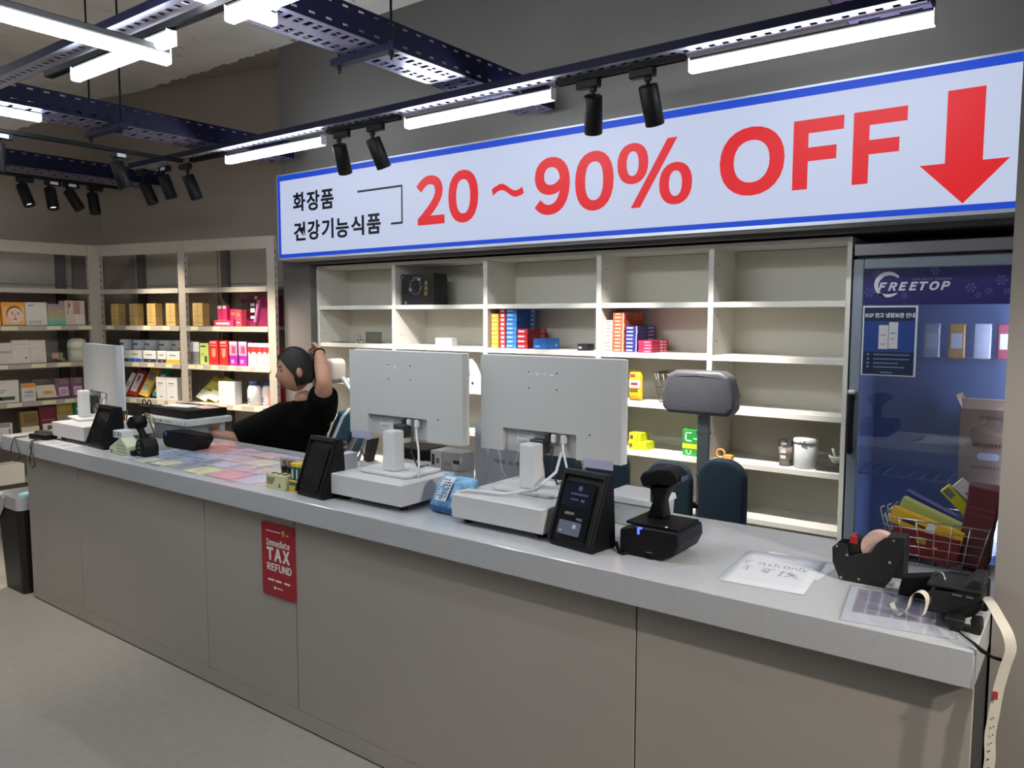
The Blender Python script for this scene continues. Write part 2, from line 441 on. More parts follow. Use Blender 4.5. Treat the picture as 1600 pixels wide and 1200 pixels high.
def spotlight(loc, label, rz=0, tilt=0, lean=0, r=.037, L=.15, plate=False, power=0, drop=.05, flip=1, tint=(1.0, .86, .70), beam=66):
    """track spotlight; loc = underside of the track; rz turns the adapter, tilt/lean swing the head"""
    t = thing('track_spotlight', label, 'spotlight', loc, rz, 'black track spotlights')
    part('adapter', G().rbox(-.03 if flip > 0 else -.075, .075 if flip > 0 else .03, -.016, .016, -.034, 0, .004), BLACK, t)
    if plate: part('rating_label', G().box(.0, .05, -.0175, -.016, -.027, -.008), WHITEP, t, label='white rating label')
    part('stem', G().cyl((0, 0, -.034 - drop), (0, 0, -.03), .008, n=10).rbox(-.014, .014, -.008, .008, -.05, -.034, .003), BLACK, t)
    M = Matrix.Translation((0, 0, -.034 - drop)) @ Euler((tilt, lean, 0)).to_matrix().to_4x4()
    g = G().lathe([(r*.9, 0), (r, -.004), (r, -L+.003), (r*.96, -L), (r*.86, -L), (r*.8, -L+.03)], n=24)
    part('lamp_head', g.xf(M), BLACK, t)
    g = G().lathe([(r*.8, -L+.024), (r*.8, -L+.02)], n=20)
    part('lens', g.xf(M), mat('lens_glass', (200,195,185), 0.15) if not power else emit('warm_lens', (255,236,205), 3.0), t)
    if power:
        ld = bpy.data.lights.new('spot_lamp', 'SPOT'); ld.energy = power; ld.color = tint
        ld.spot_size = math.radians(beam); ld.spot_blend = .8; ld.shadow_soft_size = .03
        lo = link('spot_lamp', ld, t); lo.matrix_local = M @ Matrix.Translation((0, 0, -L - .005))
    return t
tube_light((-5.9, .2), (-5.9, 1.5), 2.598, 'unseen added tube under the far left cable tray, beyond the picture edge', body=.012)  # added out of view to brighten the left wall and corner shelves
FRONT = 200.0
spotlight((-3.172, 2.755, TZ), 'black spotlight pointing straight down, left of the pair by the sign corner', drop=.03, tilt=.46, lean=.22, beam=46, power=FRONT, tint=(1.0, .94, .86))
spotlight((-2.925, 2.755, TZ), 'black spotlight tilted right, of the pair by the sign corner', lean=-.08, drop=.03, tilt=.46, beam=46, power=FRONT, tint=(1.0, .94, .86))
spotlight((-1.665, 2.755, TZ), 'black spotlight pointing straight down above the percent sign', drop=.03, flip=-1, lean=.28, tilt=.46, beam=46, power=FRONT, tint=(1.0, .94, .86))
spotlight((-1.425, 2.755, TZ), 'black tilted spotlight above the percent sign, right of its upright neighbour', lean=.0, tilt=.46, beam=46, drop=.03, flip=-1, power=FRONT, tint=(1.0, .94, .86))
# a track over the shop floor right of the camera: its spotlights light the counter end and the pillar
track((.8, 1.15, TZ), (2.6, 1.15, TZ), 'black light track over the shop floor to the right of the camera')
for x_, tl_, ln_, nm_ in ((2.15, .238, 1.016, 'right'), (1.0, .34, .714, 'left')):
    spotlight((x_, 1.15, TZ), '%s black spotlight over the shop floor turned to the counter end' % nm_, tilt=tl_, lean=ln_, drop=.03, power=(210 if nm_ == 'right' else 100), beam=46, tint=(1.0, .92, .82))
# spotlights of the left corner: on the thin track, the end of the long strut and under the far tray
spotlight((-4.58, 1.71, TZ), 'black spotlight cut by the left picture edge, hanging straight down', rz=PI/2, plate=True, drop=.02, power=SPOT_POWER, lean=.05)
spotlight((-4.58, 2.32, TZ), 'black spotlight with white plate on the thin track, tilted to the right', rz=PI/2, plate=True, drop=.02, lean=-.32, power=SPOT_POWER)
spotlight((-5.09, 2.755, 2.575), 'black spotlight at the far end of the long strut, beside the tray end', drop=.05, lean=-.3, tilt=.25, flip=-1, power=SPOT_POWER)
spotlight((-4.85, 2.755, TZ + .01), 'black spotlight with white plate near the end of the long strut', plate=True, drop=.02, lean=-.1, tilt=.3, power=SPOT_POWER)
spotlight((-4.57, 2.755, TZ), 'black spotlight nearest the sign among those of the left corner', drop=.04, lean=-.18, tilt=.3, flip=-1, power=SPOT_POWER)
for (y, ln, tl, lab, pl) in ((2.322, -.18, -.35, 'leftmost of four black spotlights under the far tray', False), (2.50, .0, -.3, 'second from left of four black spotlights under the far tray, upright', True),
                             (2.62, -.42, -.3, 'third from left of four black spotlights under the far tray, most tilted', True), (2.785, -.03, -.2, 'rightmost of four black spotlights under the far tray', False)):
    spotlight((-5.86, y, 2.545), lab, rz=PI/2, lean=ln, tilt=tl, plate=pl, drop=.02, power=SPOT_POWER)

# ================================================================ illuminated sign
SY = 3.30
S = thing('illuminated_sign', 'long backlit white sale sign with blue border and big red discount lettering', 'sign', (0, 0, 0))
W_F = emit('sign_white', (204, 213, 240), .83); W_B = emit('sign_blue', (26, 72, 205), .9); W_R = emit('sign_red', (222, 34, 42), .9); W_K = emit('sign_black', (14, 18, 34), .6)
part('casing', G().box(-4.412, -.185, SY + .012, 3.446, 1.992, 2.536).box(-4.41, -.187, SY+.03, 3.44, 1.98, 1.992), mat('sign_casing', (196,200,206), 0.35, metal=.5), S)
part('face', G().box(-4.41, -.187, SY, SY + .012, 1.994, 2.534), W_F, S)
for n_, q in (('top', (-4.41, -.187, 2.497, 2.530)), ('bottom', (-4.41, -.187, 1.998, 2.022)), ('left', (-4.41, -4.386, 2.022, 2.497)), ('right', (-.212, -.187, 2.022, 2.497))):
    part('blue_border', G().box(q[0], q[1], SY - .002, SY, q[2], q[3]), W_B, S)
part('edge_trim', G().box(-4.416, -.183, SY-.004, SY+.02, 2.530, 2.538).box(-4.416, -.183, SY-.004, SY+.02, 1.984, 1.998).box(-4.418, -4.41, SY-.004, SY+.02, 1.984, 2.538), mat('aluminium_trim', (190,196,205), .35, metal=.6), S)
LY = SY - .0005
for ch, x0, x1, z0, z1, b in (('２',-3.151,-2.940,2.128,2.399,.035),('０',-2.910,-2.699,2.122,2.403,.035),('９',-2.330,-2.121,2.121,2.403,.035),('０',-2.090,-1.877,2.122,2.403,.035),('％',-1.857,-1.482,2.117,2.413,.022),
                              ('Ｏ',-1.356,-1.079,2.125,2.409,.04),('Ｆ',-1.045,-.851,2.13,2.404,.04),('Ｆ',-.815,-.625,2.13,2.404,.04)):
    glyph('letter', ch, x0, x1, z0, z1, LY, W_R, S, b)
tl = []
for i in range(25):
    t = i/24; tl.append((-2.598 + .19*t, 2.266 + .021*math.sin(2*PI*t*.98 - .15)))
up = [(x + (-.008 if i < 3 else 0), z + .0165) for i, (x, z) in enumerate(tl)]; dn = [(x + (.010 if i > 21 else 0), z - .0165) for i, (x, z) in enumerate(tl)]
g = G(); n0 = g.add([(x, LY-.002, z) for x, z in up] + [(x, LY-.002, z) for x, z in dn])
for i in range(24): g.face([n0+25+i, n0+25+i+1, n0+i+1, n0+i])
part('letter', g, W_R, S)
part('arrow', G().prism([(-.494,2.434),(-.494,2.176),(-.577,2.176),(-.431,2.027),(-.291,2.176),(-.374,2.176),(-.374,2.434)], LY-.002, LY), W_R, S, label='red arrow pointing down')
for ch, x0, x1, z0, z1 in (('화',-4.253,-4.131,2.289,2.410),('장',-4.116,-3.990,2.285,2.409),('품',-3.977,-3.858,2.284,2.405),('건',-4.251,-4.134,2.102,2.221),('강',-4.113,-3.992,2.101,2.224),
                          ('기',-3.974,-3.863,2.101,2.225),('능',-3.840,-3.723,2.098,2.218),('식',-3.701,-3.586,2.103,2.221),('품',-3.560,-3.443,2.104,2.223)):
    glyph('letter', ch, x0, x1, z0, z1, LY, W_K, S, .026, label='black letter')
part('bracket_line', G().box(-3.639,-3.262,LY-.002,LY,2.357,2.369).box(-3.271,-3.262,LY-.002,LY,2.15,2.357).box(-3.357,-3.262,LY-.002,LY,2.148,2.160), W_K, S, label='thin black bracket line')

# ================================================================ counter
CT = .925
K = thing('service_counter', 'long pale service counter with thick white stone top and grey panelled front', 'counter', (-2.5, 1.875, 0))
kx = lambda x: x + 2.5
part('worktop', G().rbox(kx(-5.09), kx(-.176), -.035, .655, CT-.084, CT, .003), SLAB, K)
for a, b in ((-4.85,-4.233),(-4.231,-3.073),(-3.071,-2.455),(-2.453,-.98),(-.978,-.1775)):
    part('front_panel', G().rbox(kx(a)+.0012, kx(b)-.0012, 0, .018, .072, CT-.085, .0012), PANEL, K)
part('kick_plate', G().rbox(kx(-4.85), kx(-.1775), .0, .02, .006, .0705, .001), PANEL, K)
part('floor_gap', G().box(kx(-4.84), kx(-.19), .004, .02, 0, .006), BLACKM, K)
part('side_panel', G().box(kx(-4.85), kx(-4.832), .02, .58, 0, CT-.085), PANEL, K)
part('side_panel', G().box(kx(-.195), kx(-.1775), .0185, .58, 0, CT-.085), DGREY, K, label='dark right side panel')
part('carcass', G().box(kx(-4.83), kx(-.197), .022, .05, 0, CT-.086).box(kx(-4.83), kx(-.197), .05, .58, .40, .42), mat('carcass_board', (150,146,140), .6), K)

# red tax refund plate on the counter front
TX = thing('tax_refund_sign', 'red rounded tax refund sign stuck on the counter front', 'sign', (-2.658, 1.875, .505))
def rrect(w, h, r, n=5):
    out = []
    for cx, cz, a0 in ((w-r, h-r, 0), (r, h-r, 90), (r, r, 180), (w-r, r, 270)):
        for i in range(n+1):
            a = math.radians(a0 + 90*i/n); out.append((cx + r*math.cos(a), cz + r*math.sin(a)))
    return out
part('plate', G().prism(rrect(.209, .297, .013), -.005, 0), mat('sign_red_card', (166,30,42), .45), TX)
TW = mat('sign_white_print', (235,232,232), .6)
glyph('printed_text', 'Ｉｍｍｅｄｉａｔｅ', .031, .178, .204, .232, -.005, TW, TX, .03, .0008)
glyph('printed_text', 'ＴＡＸ', .033, .178, .145, .198, -.005, TW, TX, .05, .0008)
glyph('printed_text', 'ＲＥＦＵＮＤ', .033, .187, .103, .134, -.005, TW, TX, .03, .0008)
gg = G()
for x0, x1 in ((.038,.078),(.088,.122),(.14,.176)): gg.box(x0, x1, -.0058, -.005, .062, .069)
gg.box(.09, .13, -.0058, -.005, .034, .038); gg.cyl((.08,-.0058,.036), (.08,-.005,.036), .006, n=10)
for i in range(15): gg.box(.032+i*.006, .036+i*.006, -.0058, -.005, .262, .266)
gg.box(.155,.172,-.0058,-.005,.258,.261)
part('small_print', gg, TW, TX)['kind'] = 'stuff'
part('pin_mark', G().cyl((.139,-.0062,.268), (.139,-.005,.268), .008, n=12).prism([(.132,.264),(.139,.25),(.146,.264)], -.0062, -.005), mat('sign_yellow', (236,190,60), .5), TX, label='yellow map pin')

# ================================================================ white display shelving in the alcove
A = thing('display_shelving', 'white built-in shelving of five bays under the illuminated sign', 'shelving', (-2.57, 3.5, 0))
ax = lambda x: x + 2.57
ups = [(-4.283,-4.258),(-3.563,-3.533),(-2.829,-2.799),(-2.084,-2.056),(-1.480,-1.455),(-.871,-.852)]
TI = [.105, .395, .692, .943, 1.190, 1.436, 1.684]
for a, b in ups: part('upright', G().box(ax(a), ax(b), 0, .285, 0, 1.95), SHELF, A)
for i in range(5):
    a, b = ups[i][1], ups[i+1][0]
    part('back_panel', G().box(ax(a), ax(b), .272, .28, 0, 1.93), mat('shelf_back_board', (220,216,204), .55), A)
    part('top_board', G().box(ax(a), ax(b), .002, .272, 1.932, 1.95), SHELF, A)
    for z in TI: part('shelf', G().rbox(ax(a)+.0005, ax(b)-.0005, .002, .2715, z-.026, z, .0015), SHELF, A)
gs = G()
for a, b in ups[:5]:
    for z in (1.50, 1.62, 1.76, 1.86, 1.30, 1.06):
        gs.cyl((ax(b), .05, z), (ax(b)+.0012, .05, z), .0035, n=8)
part('peg_hole', gs, DGREY, A)['kind'] = 'stuff'

# ================================================================ grey gondola shelving, left corner
TH = math.radians(10.4); P0 = Vector((-6.36, 3.05, 0)); U = Vector((math.cos(TH), math.sin(TH), 0)); NN = Vector((-math.sin(TH), math.cos(TH), 0))
TIERS = (1.820, 1.540, 1.257, .974, .692, .41)
TAG = mat('price_tag_card', (226,220,180), .6)
def gondola(name, label, loc, rz, xs, tags, depth=.36, top_z=2.166):
    t = thing(name, label, 'shelving', loc, rz)
    for x in xs:
        g = G().box(x-.035, x+.035, 0, .03, 0, top_z).box(x-.03, x-.026, .03, .04, 0, top_z-.1)
        part('post', g, GOND, t)
        part('rear_post', G().box(x+.065 if x < xs[-1] else x-.135, x+.135 if x < xs[-1] else x-.065, depth-.045, depth-.012, 0, top_z-.05), mat('rear_post_steel', (96,92,88), .5), t)
        gsl = G()
        for i in range(34):
            z = top_z - .1 - i*.055; gsl.box(x+.0348, x+.036, .006, .012, z-.018, z); gsl.box(x-.036, x-.0348, .006, .012, z-.018, z)
        part('post_slots', gsl, BLACKM, t)['kind'] = 'stuff'
    for i in range(len(xs)-1):
        a, b = xs[i]+.036, xs[i+1]-.036
        part('header_rail', G().rbox(a, b, 0, .02, top_z-.085, top_z, .003), GOND, t)
        for j in range(7):
            z0 = .12 + j*.29; part('back_panel', G().box(a-.03, b+.03, depth-.012+(j % 2)*.0015, depth, z0+.002, z0+.288), GOND, t)
        for z in TIERS:
            g = G().box(a, b, .004, depth-.014, z-.022, z).box(a, b, -.004, .004, z-.036, z).box(a, b, -.007, -.004, z-.036, z-.032)
            s = part('shelf', g, GOND, t)
            for (zz, x0, x1) in tags:
                if abs(zz - z) < .01 and x0 > a-.05 and x1 < b + .05:
                    part('price_tag', G().box(x0, x1, -.0052, -.004, z-.031, z-.003), TAG, s)
    part('base_plinth', G().box(xs[0], xs[-1], .01, .03, 0, .12), GOND, t)
    return t
tagsD = [(1.54, x, x+.075) for x in (.07,.29,.49,.70,1.0,1.22)] + [(1.257, x, x+.07) for x in (.18,.35,.52,.72,.96,1.04,1.19,1.36,1.50,1.62,1.69)] + [(.974, x, x+.08) for x in (.13,.30,.46,.61,.73,.97,1.06,1.25,1.40,1.60)]
gondola('gondola_shelving', 'warm grey two-bay shelf unit on the slanting back wall, right of the corner', P0, TH, (-.031, .913, 1.782), tagsD)
tagsL = [(1.54, 1.30+q, 1.42+q) for q in (-.37, .1, .35, .7)] + [(1.257, q, q+.12) for q in (.62,.75,1.02,1.2)] + [(.974, q, q+.1) for q in (.62,.95,1.13,1.26)]
tagsL = [(1.54,.93,1.04),(1.54,1.24,1.34),(1.54,1.47,1.57),(1.257,1.12,1.22),(1.257,1.3,1.4),(1.257,.9,.96),(.974,.94,1.04),(.974,1.18,1.28),(.974,1.345,1.42),(.974,1.43,1.5)]
gondola('gondola_shelving', 'warm grey shelf unit along the left wall, cut by the picture edge', (-6.40, 1.42, 0), PI/2, (-1.0, .6, 1.60), tagsL)

# ================================================================ drinks fridge
FR = thing('display_fridge', 'tall glass-door display fridge at the right end of the alcove', 'fridge', (-.845, 3.5, 0))
fs = mat('fridge_grey_steel', (150,160,172), .35, metal=.35)
fi = mat('fridge_liner', (122,138,172), .5)
W_ = .65
part('cabinet', G().box(0, .03, .04, .385, .1, 1.86).box(W_-.03, W_, .04, .385, .1, 1.86).box(.03, W_-.03, .355, .385, .1, 1.86).box(0, W_, .04, .385, .06, .16).box(.03, W_-.03, .04, .385, 1.83, 1.86), fi, FR)
part('top_panel', G().rbox(0, W_, .005, .385, 1.868, 1.918, .003), mat('fridge_top_steel', (150,146,152), .3, metal=.6), FR)
part('gap_strip', G().box(.01, W_-.01, .03, .1, 1.858, 1.868), DGREY, FR)
part('kick_grille', G().box(0, W_, .02, .04, .02, .14), DGREY, FR)
D = part('door', G().rbox(0, .042, 0, .035, .16, 1.855, .003).rbox(W_-.042, W_, 0, .035, .16, 1.855, .003).rbox(.042, W_-.042, 0, .035, 1.813, 1.855, .003).rbox(.042, W_-.042, 0, .035, .16, .22, .003), fs, FR)
part('glass_pane', G().box(.042, W_-.042, .006, .012, .22, 1.813), clear('fridge_glass', (216,224,236), .93, .02, .04, .7), D)
part('handle', G().rbox(.005, .03, -.04, -.022, 1.04, 1.295, .006).box(.008, .026, -.025, 0, 1.05, 1.07).box(.008, .026, -.025, 0, 1.265, 1.285), BLACK, D, label='black bar handle')
part('handle_cap', G().rbox(.004, .032, -.042, 0, 1.295, 1.312, .005), WHITE, D)
part('gap_shade', G().box(-.006, 0, .01, .385, .06, 1.9), BLACKM, FR)  # black sheet standing in for the shade between fridge and shelving
hs = part('header_sticker', G().box(.042, W_-.042, .002, .0055, 1.666, 1.812), mat('sticker_navy', (38,33,92), .35, noise=.25, scale=5), D)
LGO = mat('logo_silver', (206,206,214), .5)
glyph('logo_text', 'ＦＲＥＥＴＯＰ', .098, .360, 1.722, 1.757, .002, LGO, D, .05, .0012, shear=.3)
glyph('logo_text', 'THE NEXT FREEZER', .225, .365, 1.763, 1.770, .002, mat('logo_dim', (120,118,150), .5), D, .0, .0008, shear=.2)
g = G()
def crescent(a0, a1, cx, cz, R0, w):
    n = 22; idx = []
    for i in range(n+1):
        t = i/n; a = math.radians(a0 + (a1-a0)*t); ww = w*math.sin(PI*min(1, t*.92+.08))**.6 + .0006
        k = g.add([(cx+R0*math.cos(a), .0008, cz+R0*math.sin(a)*1.0), (cx+(R0-ww)*math.cos(a), .0008, cz+(R0-ww)*math.sin(a))]); idx.append(k)
    for i in range(n): g.face([idx[i], idx[i]+1, idx[i+1]+1, idx[i+1]])
crescent(35, 262, .135, 1.748, .052, .017); crescent(228, 318, .135, 1.748, .052, .012)
part('logo_ring', g, LGO, D)
SNOW = mat('snow_print', (96,104,168), .5)
def snowflake(x, z, r):
    g = G()
    for i in range(6):
        a = i*PI/3; d = Vector((math.cos(a), 0, math.sin(a))); p = Vector((-math.sin(a), 0, math.cos(a))); o = Vector((x, .0012, z))
        q = [o+d*r*.2-p*r*.06, o+d*r-p*r*.06, o+d*r+p*r*.06, o+d*r*.2+p*r*.06]; n = g.add(q); g.face([n, n+1, n+2, n+3])
        for s_ in (-1, 1):
            e = o+d*r*.6; f = (d + p*s_).normalized(); h = f.cross(Vector((0,1,0)))*r*.06
            n = g.add([e-h, e+f*r*.35-h, e+f*r*.35+h, e+h]); g.face([n, n+1, n+2, n+3])
    part('snowflake', g, SNOW, D)
for q in ((.092,1.79,.018),(.066,1.717,.022),(.306,1.797,.017),(.197,1.702,.014),(.43,1.73,.02),(.49,1.715,.014),(.53,1.755,.02),(.455,1.70,.012),(.55,1.715,.013)): snowflake(*q)
part('fridge_fill', G().rbox(.607, .618, .05, .062, .25, 1.78, .003), emit('fridge_fill_glow', (208,220,255), 85.0), FR, label='added hidden fill strip')  # added strip hidden behind the door frame, brightens the fridge interior
for z in (1.446, .95, .62, .40):
    g = G()
    for i in range(13): g.box(.035+i*.048, .038+i*.048, .06, .34, z, z+.004)
    g.box(.03, W_-.03, .06, .066, z-.004, z+.004); g.box(.03, W_-.03, .335, .341, z-.004, z+.004)
    part('wire_shelf', g, mat('fridge_wire', (150,160,180), .4, metal=.4), FR)

PO = thing('poster', 'blue poster with two white boxes and Korean heading on the fridge door', 'poster', (-.800, 3.5, 1.375))
part('white_border', G().box(0, .206, -.001, .001, 0, .287), WHITEP, PO)
part('printed_sheet', G().box(.006, .198, -.002, -.001, .005, .280), mat('poster_blue', (22,62,132), .5), PO)
for za, zb in ((.225, .280), (.005, .098)): part('heading_band', G().box(.006, .198, -.0028, -.002, za, zb), mat('poster_navy', (14,26,66), .5), PO)
PW = mat('poster_white', (214,220,232), .6)
glyph('printed_text', 'EGF 연고 냉장보관 안내', .010, .196, .238, .258, -.0028, PW, PO, .03, .0006)
for q in ((.064, .10, .110, .208), (.102, .136, .112, .220)): part('printed_box', G().box(q[0], q[1], -.0026, -.002, q[2], q[3]), mat('poster_pack', (206,200,202), .6), PO)
gp = G()
for i, (z, w) in enumerate(((.087, .135),(.069,.128),(.052,.09),(.036,.115))):
    gp.cyl((.026, -.0034, z), (.026, -.0028, z), .0045, n=10)
    k = 0
    while k*.0085 < w: gp.box(.048+k*.0085, .054+k*.0085, -.0034, -.0028, z-.0025, z+.0025); k += 1
gp.box(.075,.12,-.0034,-.0028,.012,.016).box(.07,.09,-.0032,-.0026,.165,.169).box(.108,.128,-.0032,-.0026,.172,.178).box(.11,.124,-.0032,-.0026,.150,.154).box(.072,.09,-.0032,-.0026,.128,.132)
part('small_print', gp, mat('poster_print', (126,142,180), .6), PO)['kind'] = 'stuff'

# things inside the fridge, seen through the glass
t = thing('cardboard_box', 'open brown cardboard carton standing in the fridge at right', 'box', (-.36, 3.56, .955))
CB = mat('brown_cardboard', (168,138,110), .8, noise=.06, scale=6)
part('carton_body', G().box(-.075, .12, 0, .2, 0, .30), CB, t)
part('flap', G().prism([(0,.30),(.004,.30),(-.03,.345),(-.034,.343)], -.07, .115, axis='x'), CB, t)
part('flap', G().prism([(-.075,.30),(-.072,.30),(-.095,.35),(-.098,.348)], .01, .19), CB, t)
gk = G()
for z, x0, x1, dz in ((.262,-.01,.09,.012),(.150,-.03,.10,.016),(.065,-.03,.10,.01)):
    k = x0
    while k < x1: gk.box(k, k+.006, -.0012, 0, z, z+dz); k += .011
part('printed_marks', gk, mat('carton_print', (105,72,62), .7), t)
part('tape_patch', G().prism([(x-.01+.0, z+.10) for x, z in rrect(.075, .028, .013)], -.0016, 0), WHITEP, t, label='white tape patch')
def crumple(name, label, cat, c, r, m, seed, group=None):
    rd = random.Random(seed); g = G(); g.ball((0,0,0), r, 18, 12)
    g.v = [tuple(Vector(v) * (1 + rd.uniform(-.22, .22))) for v in g.v]; g.sm = [False]*len(g.sm)
    zmin = min(v[2] for v in g.v); g.v = [(v[0], v[1], v[2]-zmin) for v in g.v]
    return top(name, g, m, label, cat, (c[0], c[1], c[2]), 0, group)
PB = mat('white_plastic_film', (214,220,235), .3)
crumple('plastic_bag', 'crumpled white plastic bag under the carton in the fridge', 'bag', (-.34, 3.68, .626), (.085,.08,.12), PB, 1)
crumple('plastic_bag', 'crumpled white plastic bag low in the fridge behind the wire basket', 'bag', (-.36, 3.68, .406), (.10,.08,.085), PB, 2)
for i, (x, z, c, lab) in enumerate(((-.56,1.450,(190,190,200),'pale pack'),(-.47,1.450,(196,150,90),'orange pack'),(-.38,1.450,(205,205,215),'white pack'),(-.30,1.450,(150,70,80),'red-brown pack'))):
    g = G().rbox(-.03,.03,0,.05,0,.14,.004).box(-.02,.02,-.001,0,.04,.1,1)
    top('drink_pack', g, [C(*c), WHITEP], '%s standing on the top wire shelf in the fridge' % lab, 'pack', (x, 3.62, z), 0, 'packs in the fridge')

# ================================================================ things on the counter
def bevelled(me, w, seg=2, ang=30):
    bm = bmesh.new(); bm.from_mesh(me)
    bmesh.ops.remove_doubles(bm, verts=bm.verts, dist=1e-6)
    es = [e for e in bm.edges if len(e.link_faces) == 2 and e.calc_face_angle(0) > math.radians(ang)]
    bmesh.ops.bevel(bm, geom=es, offset=w, segments=seg, profile=.6, affect='EDGES', clamp_overlap=True)
    bm.to_mesh(me); bm.free(); return me
def bpart(name, g, mats, parent, w=.004, seg=2, label=None, loc=None, rot=None, smooth=False):
    me = bevelled(g.mesh(name, mats), w, seg)
    if smooth:
        for p in me.polygons: p.use_smooth = True
    return link(name, me, parent, loc, rot, label)

DRAW = mat('cash_drawer_white', (206,206,208), .45)
def cash_drawer(x, y, label, w=.372, d=.405, h=.10):
    t = thing('cash_drawer', label, 'cash drawer', (x, y, CT), 0, 'white cash drawers under the monitors')
    part('body', G().rbox(-w/2, w/2, 0, d, .022, h, .0025), DRAW, t)
    for sx in (-1, 1):
        for yy in (.05, d-.05): part('foot', G().cyl((sx*(w/2-.035), yy, 0), (sx*(w/2-.035), yy, .022), .016, n=12), BLACK, t)
    return t
cash_drawer(-2.125, 1.938, 'white cash drawer under the middle monitor, beside the blue wipes pack')
cash_drawer(-1.531, 1.952, 'white cash drawer under the monitor nearest the camera, beside the lettered black terminal')
cash_drawer(-4.505, 1.951, 'white cash drawer under the far left monitor')

MONW = mat('monitor_white', (200,201,200), .42)
MONR = mat('monitor_recess', (188,188,190), .5)
def pos_monitor(x, y, w, h, z0, colx, label, rz=0, note=0, marks=2, nl=.175, nr=.705):
    """seen from behind; local origin at the foot of the stand on the drawer, back of the screen faces -Y"""
    B = CT + .1
    t = thing('pos_monitor', label, 'monitor', (x, y, B), rz, 'white sales monitors seen from behind')
    part('stand_base', bx_round(.25, .20, .008, .02, (colx, .03)).xf(Matrix.Translation((0, 0, .003))), WHITE, t)
    part('base_trim', bx_round(.252, .202, .003, .02, (colx, .03)), GREYP, t)
    bpart('stand_column', G().prism([(colx-.034, .011), (colx+.034, .011), (colx+.031, .165), (colx-.031, .165)], -.036, .018), WHITE, t, .008, 2)
    zb = z0 - B; zt = zb + h; a, b = -w/2, w/2
    part('neck', G().rbox(colx-.03, colx+.03, .018, .06, zb+.01, zb+.06, .004), DGREY, t)
    nx0, nx1, nz = a + nl*w, a + nr*w, zb + .085
    part('back_shell', G().box(a+.002, b-.002, .05, .075, nz, zt-.002).box(a+.002, nx0, .05, .075, zb+.002, nz).box(nx1, b-.002, .05, .075, zb+.002, nz), MONW, t)
    part('port_recess', G().box(nx0, nx1, .068, .075, zb+.002, nz), MONR, t)
    part('screen_body', G().rbox(a, b, .075, .09, zb, zt, .004), WHITE, t)
    part('screen_glass', G().box(a+.01, b-.01, .09, .0915, zb+.012, zt-.01), BLACKG, t)
    g = G()
    for sx in (-.06, .055):
        for zz in (.69, .855): g.cyl((sx-.015, .0492, zb+h*zz*.98), (sx-.015, .0502, zb+h*zz*.98), .0028, n=8)
    g.cyl((b-.12, .0492, zb+.09), (b-.12, .0502, zb+.09), .003, n=8)
    part('screw_hole', g, BLACKM, t)['kind'] = 'stuff'
    g = G()
    for i in range(marks): g.box(-.075 + i*.03, -.065 + i*.03, .049, .05, zt-.062 - (i % 2)*.003, zt-.058)
    part('brand_mark', g, mat('pale_mark', (235,238,240), .5), t)['kind'] = 'stuff'
    part('type_label', G().box(nx0+.05, nx0+.125, .0672, .068, nz-.055, nz-.012), WHITEP, t)
    gl = G()
    for k, (zz, ww) in enumerate(((.018,.05),(.026,.035),(.042,.045),(.047,.045))): gl.box(nx0+.055, nx0+.055+ww, .0668, .0672, nz-zz-.002, nz-zz)
    part('label_print', gl, GREYP, t)
    for k, px in enumerate((.62, .70, .83)):
        part('plug', G().rbox(nx0 + px*(nx1-nx0)-.008, nx0 + px*(nx1-nx0)+.008, .045, .068, nz-.035, nz-.006, .003), WHITE if k else DGREY, t)
    cx0 = nx0 + .83*(nx1-nx0)
    part('cable', G().tube([(cx0, .05, nz-.035), (cx0+.005, .045, nz-.06), (cx0+.03, .03, nz-.115), (cx0+.06, .0, nz-.16), (cx0+.075, -.02, .004 if nz < .3 else .004)], .004, 8), WHITE, t)
    part('cable', G().tube([(nx0 + .5*(nx1-nx0), .055, nz-.03), (colx+.055, .04, nz-.05), (colx+.05, .035, .08), (colx+.06, .06, .02), (colx+.02, .16, .006)], .0035, 8), DGREY, t)
    if note:
        xa = (a+.012) if note < 0 else b-.14
        part('note', G().box(xa, xa+.11, .0475, .0485, zb-.018, zb+.012), mat('lilac_note', (176,172,206), .7), t, label='lilac paper note')
    return t
def bx_round(w, d, h, r, c):
    out = []
    for cx, cy, a0 in ((w/2-r, d/2-r, 0), (-w/2+r, d/2-r, 90), (-w/2+r, -d/2+r, 180), (w/2-r, -d/2+r, 270)):
        for i in range(5):
            a = math.radians(a0 + 90*i/4); out.append((c[0]+cx+r*math.cos(a), c[1]+cy+r*math.sin(a)))
    return G().prism(out, 0, h, axis='z')
pos_monitor(-2.1255, 2.09, .602, .338, 1.147, .006, 'middle white monitor seen from behind, lilac note at its lower left', note=-1)
pos_monitor(-1.5045, 2.155, .583, .343, 1.138, -.022, 'white monitor seen from behind nearest the camera, lilac note at its lower right', note=1, marks=4)
pos_monitor(-4.56, 2.11, .637, .355, 1.10, -.11, 'far left white monitor seen from behind, turned sideways', rz=math.radians(-10))
tag(link('power_cable', G().tube([(-1.44, 2.20, 1.16), (-1.435, 2.16, 1.10), (-1.46, 2.08, 1.05), (-1.55, 2.02, 1.035), (-1.68, 2.00, 1.034), (-1.722, 1.985, 1.025), (-1.735, 1.98, .98), (-1.74, 1.99, .931)], .005, 10).mesh('power_cable', WHITE)), 'white cable draped over the nearest cash drawer in front of the stand', 'cable')

